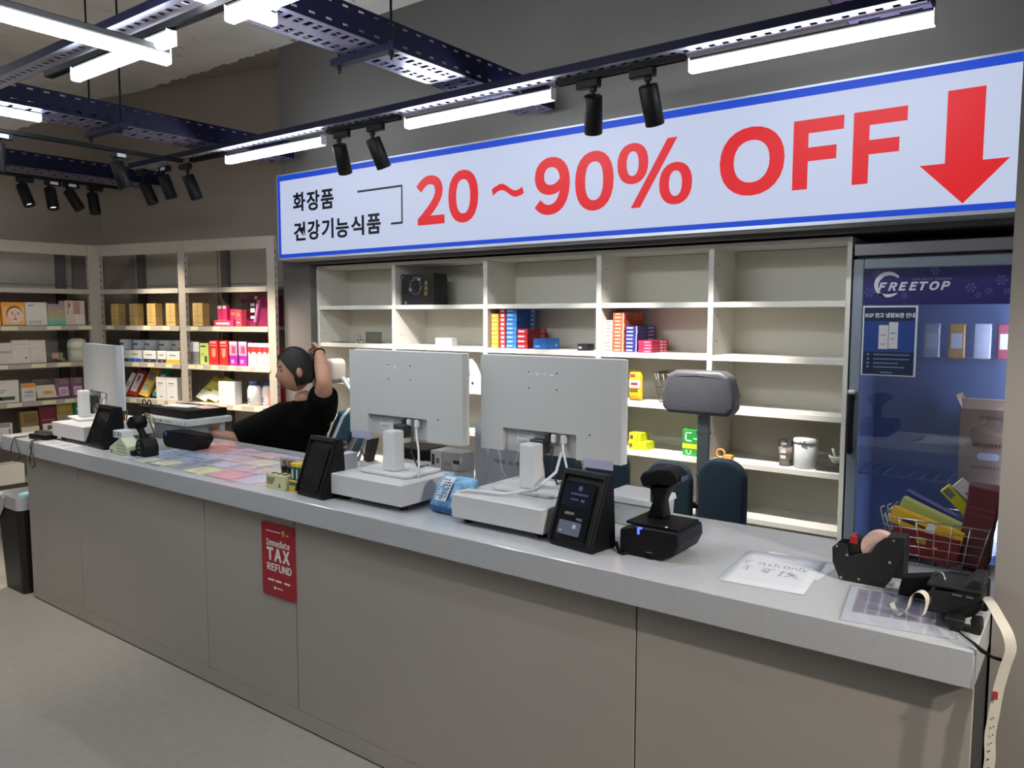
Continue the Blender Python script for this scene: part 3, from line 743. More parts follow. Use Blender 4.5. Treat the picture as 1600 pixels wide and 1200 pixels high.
def card_terminal(loc, rz, label, w=.168, h=.222, lit=False, group='black card terminals'):
    """black wedge; local front-bottom edge at y=0, face leans back"""
    t = thing('card_terminal', label, 'card terminal', loc, rz, group)
    bpart('body', G().prism([(.004, 0), (.120, 0), (.106, h), (.082, h+.003), (.0, .018)], -w/2, w/2, axis='x'), BLACK, t, .007, 3)
    a = -math.atan2(.080, h - .018)
    F = part('face_panel', G().rbox(-w/2+.012, w/2-.03, -.0035, .0005, .018, h-.03, .0015), BLACKG, t, loc=(0, -.0030, .012), rot=(a, 0, 0))
    for s_ in (-1, 1): part('side_ridge', G().rbox(s_*(w/2-.007)-.005, s_*(w/2-.007)+.005, -.009, .002, .004, h+.004, .003), BLACK, t, loc=(0, -.0035, .012), rot=(a, 0, 0))
    part('hood', G().rbox(-w/2+.004, w/2-.004, -.012, .012, h-.012, h+.006, .003), BLACK, t, loc=(0, -.0035, .012), rot=(a, 0, 0))
    if lit:
        part('screen', G().rbox(-w/2+.018, w/2-.036, -.0045, -.0034, .115, h-.035, .0008), mat('terminal_screen', (20,24,38), .15), F)
        g = G()
        for zz, x0, x1 in ((.152,-.035,.03),(.135,-.03,-.005)):
            k = x0
            while k < x1: g.box(k, k+.005, -.0051, -.0044, zz, zz+.006); k += .0075
        g.box(.008, .022, -.0051, -.0044, .133, .141); g.cyl((-.003,-.0051,.173), (-.003,-.0044,.173), .008, n=12)
        part('screen_text', g, emit('screen_dim', (86,96,140), .55), F)
        glyph('printed_text', '신용카드', -.042, -.005, .090, .099, -.0036, mat('terminal_print', (176,178,186), .5), F, .01, .0006)
        glyph('printed_text', '카드', .006, .030, .077, .085, -.0036, MATS['terminal_print'], F, .01, .0006)
        part('card_picture', G().prism([(x-.055, z+.030) for x, z in rrect(.085, .042, .005)], -.0044, -.0036), mat('card_blue_grey', (92,100,120), .4), F)
        part('chip_mark', G().box(.0,.012,-.005,-.0044,.052,.064).box(-.046,-.038,-.005,-.0044,.038,.043), mat('chip_pale', (190,196,205), .4), F)
    else:
        part('screen', G().rbox(-w/2+.02, w/2-.04, -.0045, -.0034, .06, h-.035, .0008), mat('terminal_screen_off', (14,15,18), .1), F)
    return t
card_terminal((-1.238, 1.937, CT), math.radians(-7.5), 'black wedge card terminal with lit screen, in front of the nearest monitor', lit=True)
card_terminal((-2.395, 1.90, CT), math.radians(-3), 'black wedge card terminal with dark screen beside the small herbal boxes', w=.165)
card_terminal((-4.19, 1.948, CT), math.radians(-3), 'black wedge card terminal at the far left beside the cream tape dispenser', w=.2, h=.215)
for pts, lab in (([(-1.13, 2.03, .945), (-1.12, 2.02, .932), (-1.10, 1.995, .929), (-1.085, 1.985, .929), (-1.075, 2.0, .93), (-1.075, 2.03, .935)], 'short black cable looping on the counter between terminal and scanner cradle'),
                 ([(-1.125, 2.05, .95), (-1.11, 2.07, .955), (-1.09, 2.10, .955), (-1.08, 2.12, .95)], 'black cable behind, joining terminal and scanner cradle')):
    tag(link('data_cable', G().tube(pts, .005, 10).mesh('data_cable', BLACK)), lab, 'cable')

# barcode scanner standing in its cradle
t = thing('scanner_cradle', 'black barcode scanner cradle with a blue light, right of the lettered terminal', 'cradle', (-1.012, 1.995, CT))
bpart('body', G().prism([(-.09,0),(.045,0),(.082,.02),(.098,.055),(.095,.09),(-.04,.09),(-.09,.075)], 0, .17), BLACK, t, .01, 3)
bpart('tray_rim', G().box(-.075,.09,.012,.155,.09,.098).box(-.06,.075,.028,.14,.09,.0985), BLACKM, t, .002, 1)
part('foot_notch', G().rbox(-.005,.02,-.002,.02,-.0,.022,.003), BLACKG, t)
part('status_light', G().box(-.03,-.024,-.003,.004,.068,.084).box(-.03,-.016,-.003,.004,.084,.088), emit('blue_led', (60,70,255), 5.0), t, label='blue status light')
part('contact_dot', G().cyl((.055,.01,.098), (.055,.01,.1005), .004, n=10), WHITE, t)
t = thing('barcode_scanner', 'black barcode scanner standing upright in the cradle', 'scanner', (-1.02, 2.10, CT+.09))
bpart('handle', G().prism([(-.042,.0),(.024,.008),(.014,.06),(.036,.108),(-.034,.105),(-.02,.06)], -.022, .026), BLACK, t, .012, 3, smooth=True)
part('trigger', G().rbox(-.034,-.024,-.008,.012,.05,.1,.003), mat('scanner_grey', (92,88,80), .45), t)
bpart('head', G().prism([(-.058,.125),(-.045,.145),(.0,.163),(.04,.165),(.068,.145),(.068,.125),(.045,.112),(0,.112),(-.045,.098)], -.036, .04), BLACK, t, .012, 3, smooth=True)
part('scan_window', G().prism([(.066,.128),(.071,.128),(.072,.142),(.068,.144)], -.024, .028), BLACKG, t)

# blue wet-wipes pack
def pillow(w, d, h, nu=14, nv=10, wr=.004, seed=1):
    rd = random.Random(seed); g = G(); off = [[rd.uniform(-wr, wr) for _ in range(nu+1)] for _ in range(nv+1)]
    def sh(u, v): return (max(0, (1-abs(2*u-1)**4)*(1-abs(2*v-1)**5)))**.55
    for s_ in (-1, 1):
        g.grid(lambda u, v: ((u-.5)*w*(1-.06*abs(2*v-1)**3), s_*(d/2*sh(u, v) + .001) + off[int(v*nv+.5)][int(u*nu+.5)]*sh(u, v), v*h), nu, nv)
    n = len(g.f)//2; g.f[:n] = [f[::-1] for f in g.f[:n]] if False else g.f[:n]
    return g
t = thing('wet_wipes_pack', 'crinkled blue wet-wipes pack between the two nearer cash drawers', 'pack', (-1.815, 2.035, CT), math.radians(-4), rot=(math.radians(-16), 0, math.radians(-4)))
SHR = Matrix(((1,0,.28,0),(0,1,0,0),(0,0,1,0),(0,0,0,1)))
WB = mat('wipes_blue', (122,176,218), .35, noise=.4, scale=28)
part('pouch', pillow(.17, .065, .138, wr=.008, seed=4).xf(SHR), WB, t)
def patch(g, w, d, h, u0, u1, v0, v1, off=.0015):
    sh = lambda u, v: (max(0, (1-abs(2*u-1)**4)*(1-abs(2*v-1)**5)))**.55
    return g.grid(lambda u, v: (((u0+(u1-u0)*u)-.5)*w*(1-.06*abs(2*(v0+(v1-v0)*v)-1)**3), -(d/2*sh(u0+(u1-u0)*u, v0+(v1-v0)*v)) - off - .004, (v0+(v1-v0)*v)*h), 6, 6)
part('white_label', patch(G(), .17, .065, .138, .22, .56, .30, .95).xf(SHR), mat('wipes_white', (216,222,232), .4), t)
gp = G(); rd = random.Random(3)
for i in range(7):
    for j in range(4):
        if rd.random() < .8: patch(gp, .17, .065, .138, .25+j*.075, .25+j*.075+rd.uniform(.03,.06), .42+i*.07, .42+i*.07+.035, .0028)
part('label_print', gp.xf(SHR), mat('wipes_print', (70,78,96), .5), t)['kind'] = 'stuff'
part('pale_motif', patch(G(), .17, .065, .138, .62, .80, .45, .75, .002).xf(SHR), mat('wipes_pale', (150,190,228), .4), t)
part('dark_band', patch(G(), .17, .065, .138, .06, .94, .05, .16, .002).xf(SHR), mat('wipes_dark', (48,98,160), .4), t)

# small cartons: one mesh with printed patches as parts
def carton(name, label, cat, w, d, h, m, loc, rz=0, prints=(), side=(), group=None, lean=0, r=.0015, rot=None, topm=None):
    g = G().rbox(-w/2, w/2, -d/2, d/2, 0, h, r)
    o = top(name, g, m, label, cat, loc, rz, group, rot or (-lean, 0, rz))
    for k, (u0, u1, v0, v1, pm) in enumerate(prints):
        part('printed_patch', G().box(-w/2+u0*w, -w/2+u1*w, -d/2-.0006, -d/2, v0*h, v1*h), pm, o)
    for (u0, u1, v0, v1, pm) in side:
        part('side_print', G().box(w/2, w/2+.0006, -d/2+u0*d, -d/2+u1*d, v0*h, v1*h), pm, o)
    if topm: part('lid', G().rbox(-w/2-.0008, w/2+.0008, -d/2-.0008, d/2+.0008, h*topm[0], h+.0008, .001), topm[1], o)
    return o
def bars(u0, u1, v, n, pm, h=.05, gap=.35, seed=0):
    rd = random.Random(seed); out = []; s = (u1-u0)/n
    for i in range(n): out.append((u0+i*s, u0+i*s+s*(1-gap*rd.uniform(.5,1.2)), v, v+h, pm))
    return out
GP = C(110,112,118); DK = C(40,42,48); WP = C(228,226,222)

# cream herbal display box with dark bottles, and the yellow-teal one
t = thing('sample_display', 'small cream display box with holes and two dark vials, left of the dark terminal', 'display box', (-2.615, 1.945, CT))
CRM = mat('cream_card', (206,204,160), .6)
part('tray', G().rbox(-.059,.059,-.035,.035,0,.06,.001), CRM, t)
for i in range(3): part('hole', G().cyl((-.035+i*.035, -.012, .0602), (-.035+i*.035, -.012, .0608), .013, n=16), BLACKM, t)
part('back_card', G().prism([(.035,.0),(.037,.0),(.037,.115),(.035,.115)], -.059, .04, axis='x'), clear('clear_film', (235,240,245), .97, .08, .05, .35), t)
for i in range(2):
    b_ = part('vial', G().lathe([(.012,.06),(.012,.085),(.009,.092)], (-.01+i*.035, .018, 0), 14), mat('vial_brown', (40,32,26), .2), t)
    part('vial_cap', G().cyl((-.01+i*.035, .018, .092), (-.01+i*.035, .018, .115), .009, n=14), mat('vial_gold', (176,150,104), .3, metal=.6), b_)
gq = G()
for k in range(5): gq.box(-.052, .0-k*.004, -.0358, -.035, .045-k*.006, .0475-k*.006)
gq.prism([(.02,.012),(.036,.012),(.028,.03)], -.0358, -.035)
part('leaf_print', gq, mat('olive_print', (84,92,60), .6), t)
t = thing('sample_display', 'small yellow and teal display box with upright tubes, against the dark terminal', 'display box', (-2.508, 1.965, CT))
YEL = C(214,176,60); TEA = C(34,104,96)
part('tray', G().rbox(-.042,.042,-.04,.04,0,.045,.001), YEL, t)
part('tray_print', G().box(-.036,.03,-.041,-.04,.026,.04), TEA, t)
for i in range(3):
    q = part('tube_pack', G().rbox(-.039+i*.027,-.015+i*.027,-.03,.03,.045,.105,.001), TEA, t)
    part('pack_print', G().box(-.032+i*.027,-.025+i*.027,-.0308,-.03,.052,.088), WP, q)
    part('pack_top', G().rbox(-.0395+i*.027,-.0145+i*.027,-.0305,.0305,.098,.112,.001), mat('warm_yellow', (226,190,46), .55), q)

# paper slips under clear film
pr = random.Random(11)
slips = [(-3.86,2.36,.12,.10,(226,226,180)),(-3.73,2.40,.14,.11,(226,160,150)),(-3.62,2.30,.15,.12,(230,164,156)),(-3.45,2.36,.17,.11,(214,196,206)),(-3.28,2.37,.14,.1,(222,188,192)),(-3.12,2.36,.15,.1,(206,204,214)),
         (-3.50,2.20,.17,.12,(208,204,216)),(-3.30,2.22,.17,.11,(222,200,204)),(-3.12,2.22,.14,.11,(228,222,196)),(-2.96,2.24,.16,.12,(212,210,220)),(-3.64,1.94,.08,.09,(230,226,186)),(-3.49,1.95,.11,.1,(230,226,190)),
         (-3.20,1.96,.13,.11,(228,226,182)),(-3.01,1.97,.15,.12,(226,176,186)),(-3.02,2.10,.17,.10,(220,196,202)),(-2.84,1.97,.13,.12,(206,206,220)),(-2.82,2.12,.16,.12,(214,206,218)),(-3.24,2.09,.13,.1,(206,208,220))]
words = ['pale yellow','salmon','salmon','mauve','pale pink','grey-white','lilac-white','pale pink','cream','white','pale yellow','pale yellow','pale yellow','bright pink','pink','bluish white','lilac','bluish white']
places = ['in the back row, first from the printer','in the back row, second from the printer','beside the black tray box','in the back row before the seated person','in the back row, at the person elbow','in the back row nearest the middle terminal','in the middle row, farthest left','in the middle row, second from left','in the middle row, third from left','in the middle row nearest the middle terminal',
          'in the front row, farthest left','in the front row, second from left','in the front row, third from left','in the front row, left of the cream box','just behind the bright pink one','against the cream display box','behind the cream display box','between the yellow and pink front slips']
for i, (x, y, w, d, c) in enumerate(slips):
    w *= 1.16; d *= 1.14
    top('paper_slip', G().box(-w/2, w/2, -d/2, d/2, 0, .0008), C(*c, .7), '%s paper slip under clear film, %s' % (words[i], places[i]), 'paper slip', (x, y, CT + .0004 + (i % 3)*.0009), math.radians(pr.uniform(-4, 4)), 'paper slips under the clear film')
g = G().box(-.44, .44, -.20, .22, 0, .0008)
o = top('chart_sheet', g, mat('bluish_sheet', (176,186,206), .5), 'large bluish printed sheet on the counter, left of the paper slips', 'sheet', (-3.62, 2.10, CT + .0002), math.radians(2))
o.scale = (.5, .95, 1)
top('lilac_sheet', G().box(-.26, .26, -.17, .19, 0, .0002), mat('lilac_sheet_card', (196,194,208), .5), 'large pale lilac sheet under the paper slips nearest the middle terminal', 'sheet', (-2.98, 2.12, CT + .0001), math.radians(-1))
gq = G(); rd = random.Random(5)
for j in range(7):
    x = -.36
    while x < .36:
        l = rd.uniform(.03, .12)
        if rd.random() < .55: gq.box(x, x+l, -.15+j*.05, -.143+j*.05, .0008, .0012)
        x += l + .03
part('faint_print', gq, mat('blue_ink', (52,60,104), .6), o)['kind'] = 'stuff'
rd = random.Random(8); ph = [rd.uniform(0, 6) for _ in range(8)]
film = lambda u, v: (-3.72 + u*1.02, 1.875 + v*.56, CT + .0075 + .0030*math.sin(u*21+ph[0]+3*math.sin(v*5+ph[1])) + .0022*math.sin(u*43+v*17+ph[2]) + .001*math.sin(v*60+u*9+ph[3]))
top('clear_film', G().grid(film, 60, 24), clear('film_sheet', (240,243,248), .99, .10, .05, .40), 'large wrinkled clear film laid over the coloured paper slips', 'film')

# ---- left end of the counter
t = thing('receipt_printer', 'black lidded box device with a blue mark standing before the office printer', 'device', (-3.82, 2.20, CT))
bpart('body', G().prism([(-.13,0),(.12,0),(.165,.05),(.17,.075),(-.155,.075),(-.155,.02)], 0, .10), BLACK, t, .01, 3)
bpart('lid', G().prism([(-.15,.077),(.165,.077),(.15,.084),(-.05,.087),(-.14,.083)], .006, .098), BLACKM, t, .003, 2)
part('round_mark', G().cyl((-.122,-.001,.068), (-.122,.004,.068), .010, n=14), mat('violet_mark', (96,90,190), .3), t, label='violet round mark')
t = thing('office_printer', 'grey multifunction printer with black scanner lid at the back left of the counter', 'printer', (-4.20, 2.335, CT))
PGL = mat('printer_light', (196,198,200), .45); PGD = mat('printer_grey', (128,132,136), .5)
bpart('base_unit', G().prism([(-.14,0),(.20,0),(.20,.085),(-.10,.085)], .006, .155), PGD, t, .004, 2)
bpart('left_cheek', G().prism([(-.22,0),(-.14,0),(-.10,.085),(-.20,.09)], .0, .155), PGL, t, .004, 2)
bpart('scanner_bed', G().box(-.23,.23,-.005,.285,.088,.122), PGL, t, .004, 2)
bpart('scanner_lid', G().box(-.20,.19,.03,.28,.124,.168), BLACK, t, .006, 2)
bpart('control_strip', G().box(-.22,.215,-.012,-.004,.092,.118), WHITE, t, .002, 1)
gq = G()
for x, w in ((-.10,.03),(-.02,.025),(.04,.008),(.055,.008),(.07,.008),(.09,.008)): gq.box(x, x+w, -.0128, -.012, .102, .109)
part('button_row', gq, mat('printer_buttons', (110,104,90), .5), t)['kind'] = 'stuff'
part('bed_leg', G().rbox(.19,.215,.22,.245,-.0,.088,.002), PGL, t)
top('notebook', G().rbox(-.10,.10,-.05,.05,0,.006,.001), WHITEP, 'white open notebook lying on the left of the printer lid', 'notebook', (-4.25, 2.47, CT+.1685), 0, rot=(0, 0, math.radians(12)))
top('document_sheet', G().box(-.08,.08,-.045,.045,0,.002), C(206,180,176), 'pale pink document lying on the right of the printer lid', 'document', (-4.10, 2.53, CT+.1685), 0, rot=(0, 0, math.radians(-4)))
t = thing('drawstring_pouch', 'black pouch with two loop handles standing left of the printer', 'pouch', (-4.525, 2.415, CT))
bpart('pouch_body', G().prism([(-.065,0),(.065,0),(.07,.10),(.055,.165),(-.045,.165),(-.068,.1)], -.03, .03), BLACKM, t, .014, 3, smooth=True)
for s_ in (-1, 1):
    pts = [(s_*.028 + .02*math.cos(a), 0, .16 + .035*math.sin(a)) for a in [PI*i/8 for i in range(9)]]
    part('loop_handle', G().tube(pts, .004, 8), BLACKM, t)
t = thing('pen_cup', 'clear pen cup with brown pens and scissors behind the far left terminal', 'pen cup', (-4.40, 2.21, CT))
part('cup', G().lathe([(.033,0),(.036,.09),(.034,.09),(.031,.004)], n=18), clear('cup_plastic', (200,205,190), .8, .1, .08, .6), t)
for i, (dx, dy, c) in enumerate(((.01,.005,(150,110,60)),(-.012,.01,(60,60,66)),(.0,-.012,(190,170,90)),(.016,-.01,(96,70,50)),(-.01,-.006,(170,172,170)))):
    part('pen', G().cyl((dx*.6,dy*.6,.006), (dx*2.4,dy*2.2,.165+.012*i), .0045, n=8), C(*c), t)
t = thing('tape_dispenser', 'cream wedge tape dispenser with a white striped block, by the far left terminal', 'dispenser', (-3.915, 1.965, CT))
CRD = mat('cream_plastic', (196,200,168), .45)
bpart('wedge', G().prism([(-.085,0),(.095,0),(.09,.045),(.03,.088),(-.085,.03)], -.035, .035), CRD, t, .004, 2)
g = G()
for k in range(3): g.box(-.01+k*.0, .09-k*.006, -.0358, -.035, .014+k*.016, .017+k*.016)
part('groove', g, mat('groove_dark', (120,124,96), .6), t)['kind'] = 'stuff'
part('slot', G().rbox(-.06,-.02,-.02,.02,.041,.05,.002), DGREY, t)
b_ = part('label_block', G().rbox(-.05,.035,-.03,.03,.082,.118,.002), WHITE, t)
g = G()
for x in (-.042,-.03,-.005,.006,.022): g.box(x, x+.007, -.0308, -.03, .09, .112)
part('stripe', g, GP, b_)
part('front_print', G().box(-.075,-.05,-.0358,-.035,.006,.02), GP, t)
t = thing('handheld_scanner', 'black handheld scanner lying on the counter right of the cream dispenser', 'scanner', (-3.77, 1.99, CT), math.radians(0))
bpart('handle', G().prism([(-.19,.0),(-.02,.0),(-.02,.028),(-.06,.026),(-.18,.014)], -.045, -.005), BLACK, t, .006, 2)
bpart('head', G().prism([(-.035,0),(.052,0),(.054,.05),(.035,.085),(.005,.092),(-.022,.08),(-.035,.05)], -.03, .05), BLACK, t, .012, 3, smooth=True)
part('head_mark', G().box(.005,.012,-.0315,-.0295,.058,.074).box(-.006,.022,-.0315,-.0295,.042,.046).box(-.004,.014,-.0315,-.0295,.018,.024), GP, t)
t = thing('stand_scanner', 'black scanner on a leaning neck behind the cream dispenser', 'scanner', (-3.86, 2.05, CT))
part('neck', G().tube([(.03,0,.012),(.0,0,.05),(-.04,.0,.10),(-.075,0,.135)], [.016,.018,.017,.018], 12), BLACK, t)
bpart('head', G().prism([(-.125,.112),(-.05,.118),(-.035,.15),(-.06,.185),(-.11,.175),(-.14,.145)], -.032, .035), BLACK, t, .012, 3, smooth=True)
bpart('foot_plate', G().box(-.01,.06,-.03,.03,0,.014), BLACK, t, .004, 2)
part('metal_clip', G().tube([(-.05,.03,.19),(-.01,.032,.17),(.02,.032,.12),(.03,.03,.085)], [.010,.013,.010,.006], 8), mat('clip_metal', (150,146,130), .3, metal=.7), t)
for i, (x, y, w, d, h, rz, lab, loop) in enumerate(((-4.845, 2.02, .24, .06, .022, 14, 'flat black handset with cord loop at the left end of the counter, farther one', [(-4.905,1.90,.93),(-4.903,1.835,.93),(-4.925,1.828,.87),(-4.941,1.828,.829),(-4.91,1.828,.80),(-4.875,1.828,.797),(-4.83,1.828,.808),(-4.806,1.828,.838),(-4.84,1.828,.88),(-4.872,1.830,.93),(-4.88,1.86,.931),(-4.885,1.95,.934)]),
                                                (-4.745, 1.925, .15, .07, .03, 12, 'flat black handset with cord loop against the far left cash drawer', [(-4.705,1.90,.932),(-4.66,1.838,.932),(-4.655,1.828,.90),(-4.685,1.828,.84),(-4.69,1.828,.81),(-4.655,1.828,.783),(-4.63,1.828,.80),(-4.633,1.828,.83),(-4.662,1.828,.87),(-4.675,1.828,.90),(-4.68,1.836,.93),(-4.715,1.89,.933)]))):
    t = thing('handset', lab, 'handset', (x, y, CT), math.radians(rz))
    bpart('body', G().box(-w/2, w/2, -d/2, d/2, 0, h), BLACK, t, .006, 2)
    Mi = (Matrix.Translation((x, y, CT)) @ Matrix.Rotation(math.radians(rz), 4, 'Z')).inverted()
    part('wrist_cord', G().tube([Mi @ Vector(p) for p in loop], .003, 8), mat('cord_dark', (52,48,48), .6), t)
top('leaflet', G().box(-.2,.2,-.1,.1,0,.0012), WHITEP, 'white leaflet under the black handsets at the left counter end', 'leaflet', (-4.87, 2.15, CT), math.radians(10))
top('menu_sheet', G().box(-.15,.15,-.05,.05,0,.001).box(-.13,-.02,-.03,.03,.001,.0014,1).box(.02,.12,-.03,.03,.001,.0014,1), [C(196,200,204), C(160,164,170)], 'pale sheet with grey print in front of the far left cash drawer', 'sheet', (-4.47, 1.895, CT), 0)

# ---- behind the middle monitor
t = thing('label_printer', 'black label printer standing behind the middle monitor stand', 'device', (-2.30, 2.40, CT))
bpart('body', G().box(-.10,.10,-.07,.08,0,.145), BLACK, t, .01, 2); part('slot', G().box(-.07,.07,-.0715,-.069,.09,.096), BLACKG, t)
t = thing('phone_handset', 'dark handset on a charging stand left of the middle monitor stand', 'handset', (-2.555, 2.37, CT))
bpart('handset', G().prism([(-.03,.05),(.0,.05),(.035,.155),(.03,.16),(-.005,.15)], -.02, .02), mat('handset_brown', (46,34,32), .4), t, .006, 2)
bpart('charger', G().prism([(-.04,0),(.04,0),(.03,.045),(-.03,.06)], -.035, .035), C(200,190,176), t, .006, 2)
part('cord', G().tube([(-.03,0,.05),(-.06,0,.10),(-.10,0,.095),(-.13,0,.05),(-.14,0,.012)], .004, 8), DGREY, t)
carton('carton', 'small white-grey carton with dark print behind the dark middle terminal', 'carton', .15, .09, .085, C(196,200,208), (-2.72, 2.33, CT), 0, [(.25,.6,.12,.3,GP)])
t = thing('dark_tin', 'dark lidded tin on the white-grey carton behind the middle terminal', 'tin', (-2.735, 2.34, CT+.0855))
part('tin_body', G().lathe([(.038,0),(.04,.004),(.04,.036),(.036,.042)], n=20), mat('tin_dark', (52,42,36), .4), t); part('tin_band', G().lathe([(.0405,.014),(.0405,.024)], n=20), mat('tin_gold', (150,130,80), .4), t)
top('envelope', G().rbox(-.12,.12,-.06,.06,0,.006,.001), C(196,180,136), 'tan envelope lying left of the middle monitor foot', 'envelope', (-2.49, 2.22, CT), math.radians(6))
carton('medicine_box', 'white and grey carton on the back of the middle cash drawer, left one', 'carton', .055, .09, .07, C(206,206,204), (-2.055, 2.29, CT+.1005), 0, [(.15,.4,.2,.8,DK),(.55,.85,.3,.6,GP)])
carton('medicine_box', 'grey patterned carton on the back of the middle cash drawer, right one', 'carton', .095, .085, .07, C(176,176,176), (-1.978, 2.29, CT+.1005), 0, [(.1,.5,.2,.5,C(150,150,150)),(.62,.95,.4,.6,DK),(.62,.95,.05,.35,C(200,200,200))])
top('document_stand', G().prism([(-.028,0),(.028,0),(.028,.275),(.016,.285),(-.028,.262)], -.012, .012), mat('folder_white', (226,231,240), .45), 'narrow white upright folder between the two nearer monitors', 'folder', (-1.962, 2.42, CT))
t = thing('shopping_bag', 'white printed shopping bag with loop handle behind the nearest monitor', 'bag', (-1.80, 2.425, CT))
rd = random.Random(2)
g = G(); 
for s_ in (-1, 1):
    g.grid(lambda u, v: ((u-.5)*.24*(1-.12*v), s_*(.045*(1-v*.6)) + .008*math.sin(u*9+v*7+s_)*(.3+v), v*.19), 10, 8)
for s_ in (-1, 1): g.grid(lambda u, v: (s_*.12*(1-.12*v), (u-.5)*.09*(1-v*.6), v*.19), 3, 8)
part('bag_body', g, mat('bag_white', (226,226,234), .5), t)
glyph('printed_text', '약국 쇼핑', -.065, .055, .125, .142, -.052, GP, t, .01, .001)
part('loop_handle', G().tube([(-.05,-.045,.185),(-.03,-.052,.10),(.0,-.054,.07),(.03,-.052,.11),(.05,-.045,.185)], .005, 8), WHITE, t)
top('navy_purse', G().prism([(-.06,0),(.06,0),(.065,.06),(.02,.075),(-.06,.06)], -.03, .03), mat('navy_cloth', (26,28,48), .7), 'dark navy purse between the blue wipes pack and the nearest cash drawer', 'purse', (-1.775, 2.15, CT))
t = thing('storage_bin', 'pale grey plastic bin with white lid behind the lettered black terminal', 'bin', (-1.225, 2.36, CT))
bpart('bin_body', G().prism([(-.095,0),(.085,0),(.09,.075),(-.1,.075)], -.08, .08), mat('bin_grey', (170,176,178), .5), t, .006, 2)
bpart('bin_lid', G().prism([(-.105,.075),(.095,.075),(.09,.095),(-.10,.098)], -.086, .086), mat('lid_white', (206,212,216), .35), t, .004, 2)

# ---- right end of the counter
INK = mat('marker_ink', (138,140,156), .6)
def stroke(g, pts, r=.0012):
    for a, b in zip(pts, pts[1:]):
        d = Vector((b[0]-a[0], b[1]-a[1], 0)); 
        if d.length == 0: continue
        p = Vector((-d.y, d.x, 0)).normalized()*r
        n = g.add([(a[0]-p.x, a[1]-p.y, .0016), (b[0]-p.x, b[1]-p.y, .0016), (b[0]+p.x, b[1]+p.y, .0016), (a[0]+p.x, a[1]+p.y, .0016)]); g.face([n, n+1, n+2, n+3])
t = top('note_sheet', G().grid(lambda u, v: (-.11+.22*u, -.155+.31*v, .0008+.004*max(0, u-.75)**1.2*(1-v)), 8, 6, thick=(0,0,-.0006)), WHITEP, 'white sheet with two lines of faint handwriting on the counter', 'note', (-.685, 2.108, CT+.0006), math.radians(5))
g = G()
for gx, ln in enumerate((
    [(-.07,.06),(-.082,.05),(-.085,.035),(-.078,.025)],[(-.05,.03),(-.045,.05),(-.035,.05),(-.034,.03),(-.028,.03)],[(-.018,.048),(-.024,.04),(-.016,.036),(-.022,.03)],[(-.006,.06),(-.006,.03)],[(-.006,.045),(.004,.047),(.005,.03)],
    [(.02,.05),(.02,.03),(.032,.03),(.032,.05),(.02,.05)],[(.04,.03),(.04,.048),(.052,.046),(.053,.03)],[(.06,.06),(.06,.03)],[(.068,.05),(.074,.034),(.082,.05)],[(.075,.034),(.068,.02)],
    [(-.08,0),(-.055,.002)],[(-.066,.0),(-.08,-.03)],[(-.066,-.012),(-.066,-.04)],[(-.03,0),(.005,.002)],[(-.01,0),(-.01,-.035),(-.02,-.03)],[(-.026,-.012),(-.026,-.024),(-.016,-.024),(-.016,-.012),(-.026,-.012)],
    [(.025,.005),(.025,-.04),(.018,-.034)],[(.016,-.01),(.036,-.006)],[(.045,.004),(.04,-.012),(.06,-.01)],[(.04,-.02),(.068,-.018)],[(.054,-.008),(.05,-.03),(.036,-.042)],[(.055,-.026),(.072,-.042)])):
    stroke(g, ln)
part('handwriting', g, INK, t)['kind'] = 'stuff'
top('paper_sheet', G().box(-.1,.1,-.08,.08,0,.0006), WHITEP, 'blank white sheet sticking out beyond the handwritten note', 'note', (-.66, 2.19, CT), math.radians(-5))
t = top('price_list', G().box(0,.232,0,.26,0,.0008), WHITEP, 'printed grey price table in a clear sleeve near the counter end', 'price list', (-.447, 1.852, CT+.0004), math.radians(8))
PL = mat('table_grey', (172,167,180), .5)
for i in range(7): part('table_column', G().box(.018+i*.029, .018+i*.029+.0265, .065, .245, .0008, .0012), PL, t)
gq = G()
for i in range(7):
    for j in range(14): gq.box(.022+i*.029, .022+i*.029+.018, .072+j*.0122, .077+j*.0122, .0012, .0014)
part('table_print', gq, mat('table_print_dark', (150,145,160), .5), t)['kind'] = 'stuff'
rd = random.Random(4)
part('clear_sleeve', G().grid(lambda u, v: (-.004+.24*u, -.004+.268*v, .003+.003*math.sin(u*9+v*4)*v+.002*v), 14, 12), MATS['film_sheet'], t)

def label_gun(name, label, loc, rz, outline, thick, extra=None):
    t = thing(name, label, 'label gun', loc, rz, 'black price label guns')
    return t
GB = mat('gun_black', (17,17,18), .55)
t = thing('label_gun', 'black price label gun with red lever and pink roll, standing right of the paper note', 'label gun', (-.46, 2.14, CT))
ol = [(-.522,.002),(-.541,.046),(-.543,.085),(-.531,.098),(-.507,.099),(-.5,.066),(-.474,.079),(-.448,.087),(-.434,.114),(-.417,.131),(-.395,.137),(-.369,.139),(-.376,.082),(-.391,.04),(-.412,.0)]
ol = [(x+.46, z) for x, z in ol]
bpart('side_plate', G().prism(ol, 0, .004), GB, t, .001, 1); bpart('side_plate', G().prism(ol, .052, .056), GB, t, .001, 1)
part('body_block', G().prism([(-.055,.004),(-.078,.05),(-.075,.08),(.0,.07),(.05,.07),(.06,.04),(.045,.003)], .004, .052), BLACKM, t)
bpart('lever', G().prism([(-.05,.045),(-.046,.105),(-.031,.123),(-.008,.115),(-.018,.065)], .014, .042), GB, t, .005, 2)
part('lever_cap', G().rbox(-.043,-.024,.010,.046,.098,.121,.003), mat('red_plastic', (150,28,32), .4), t, label='red lever cap')
part('label_roll', G().cyl((.028,.012,.098), (.028,.044,.098), .043, n=28), mat('pink_roll', (206,170,160), .6, noise=.15, scale=40), t, label='pink label roll')
part('back_hood', G().rbox(.05,.093,.004,.052,.03,.139,.004), GB, t)
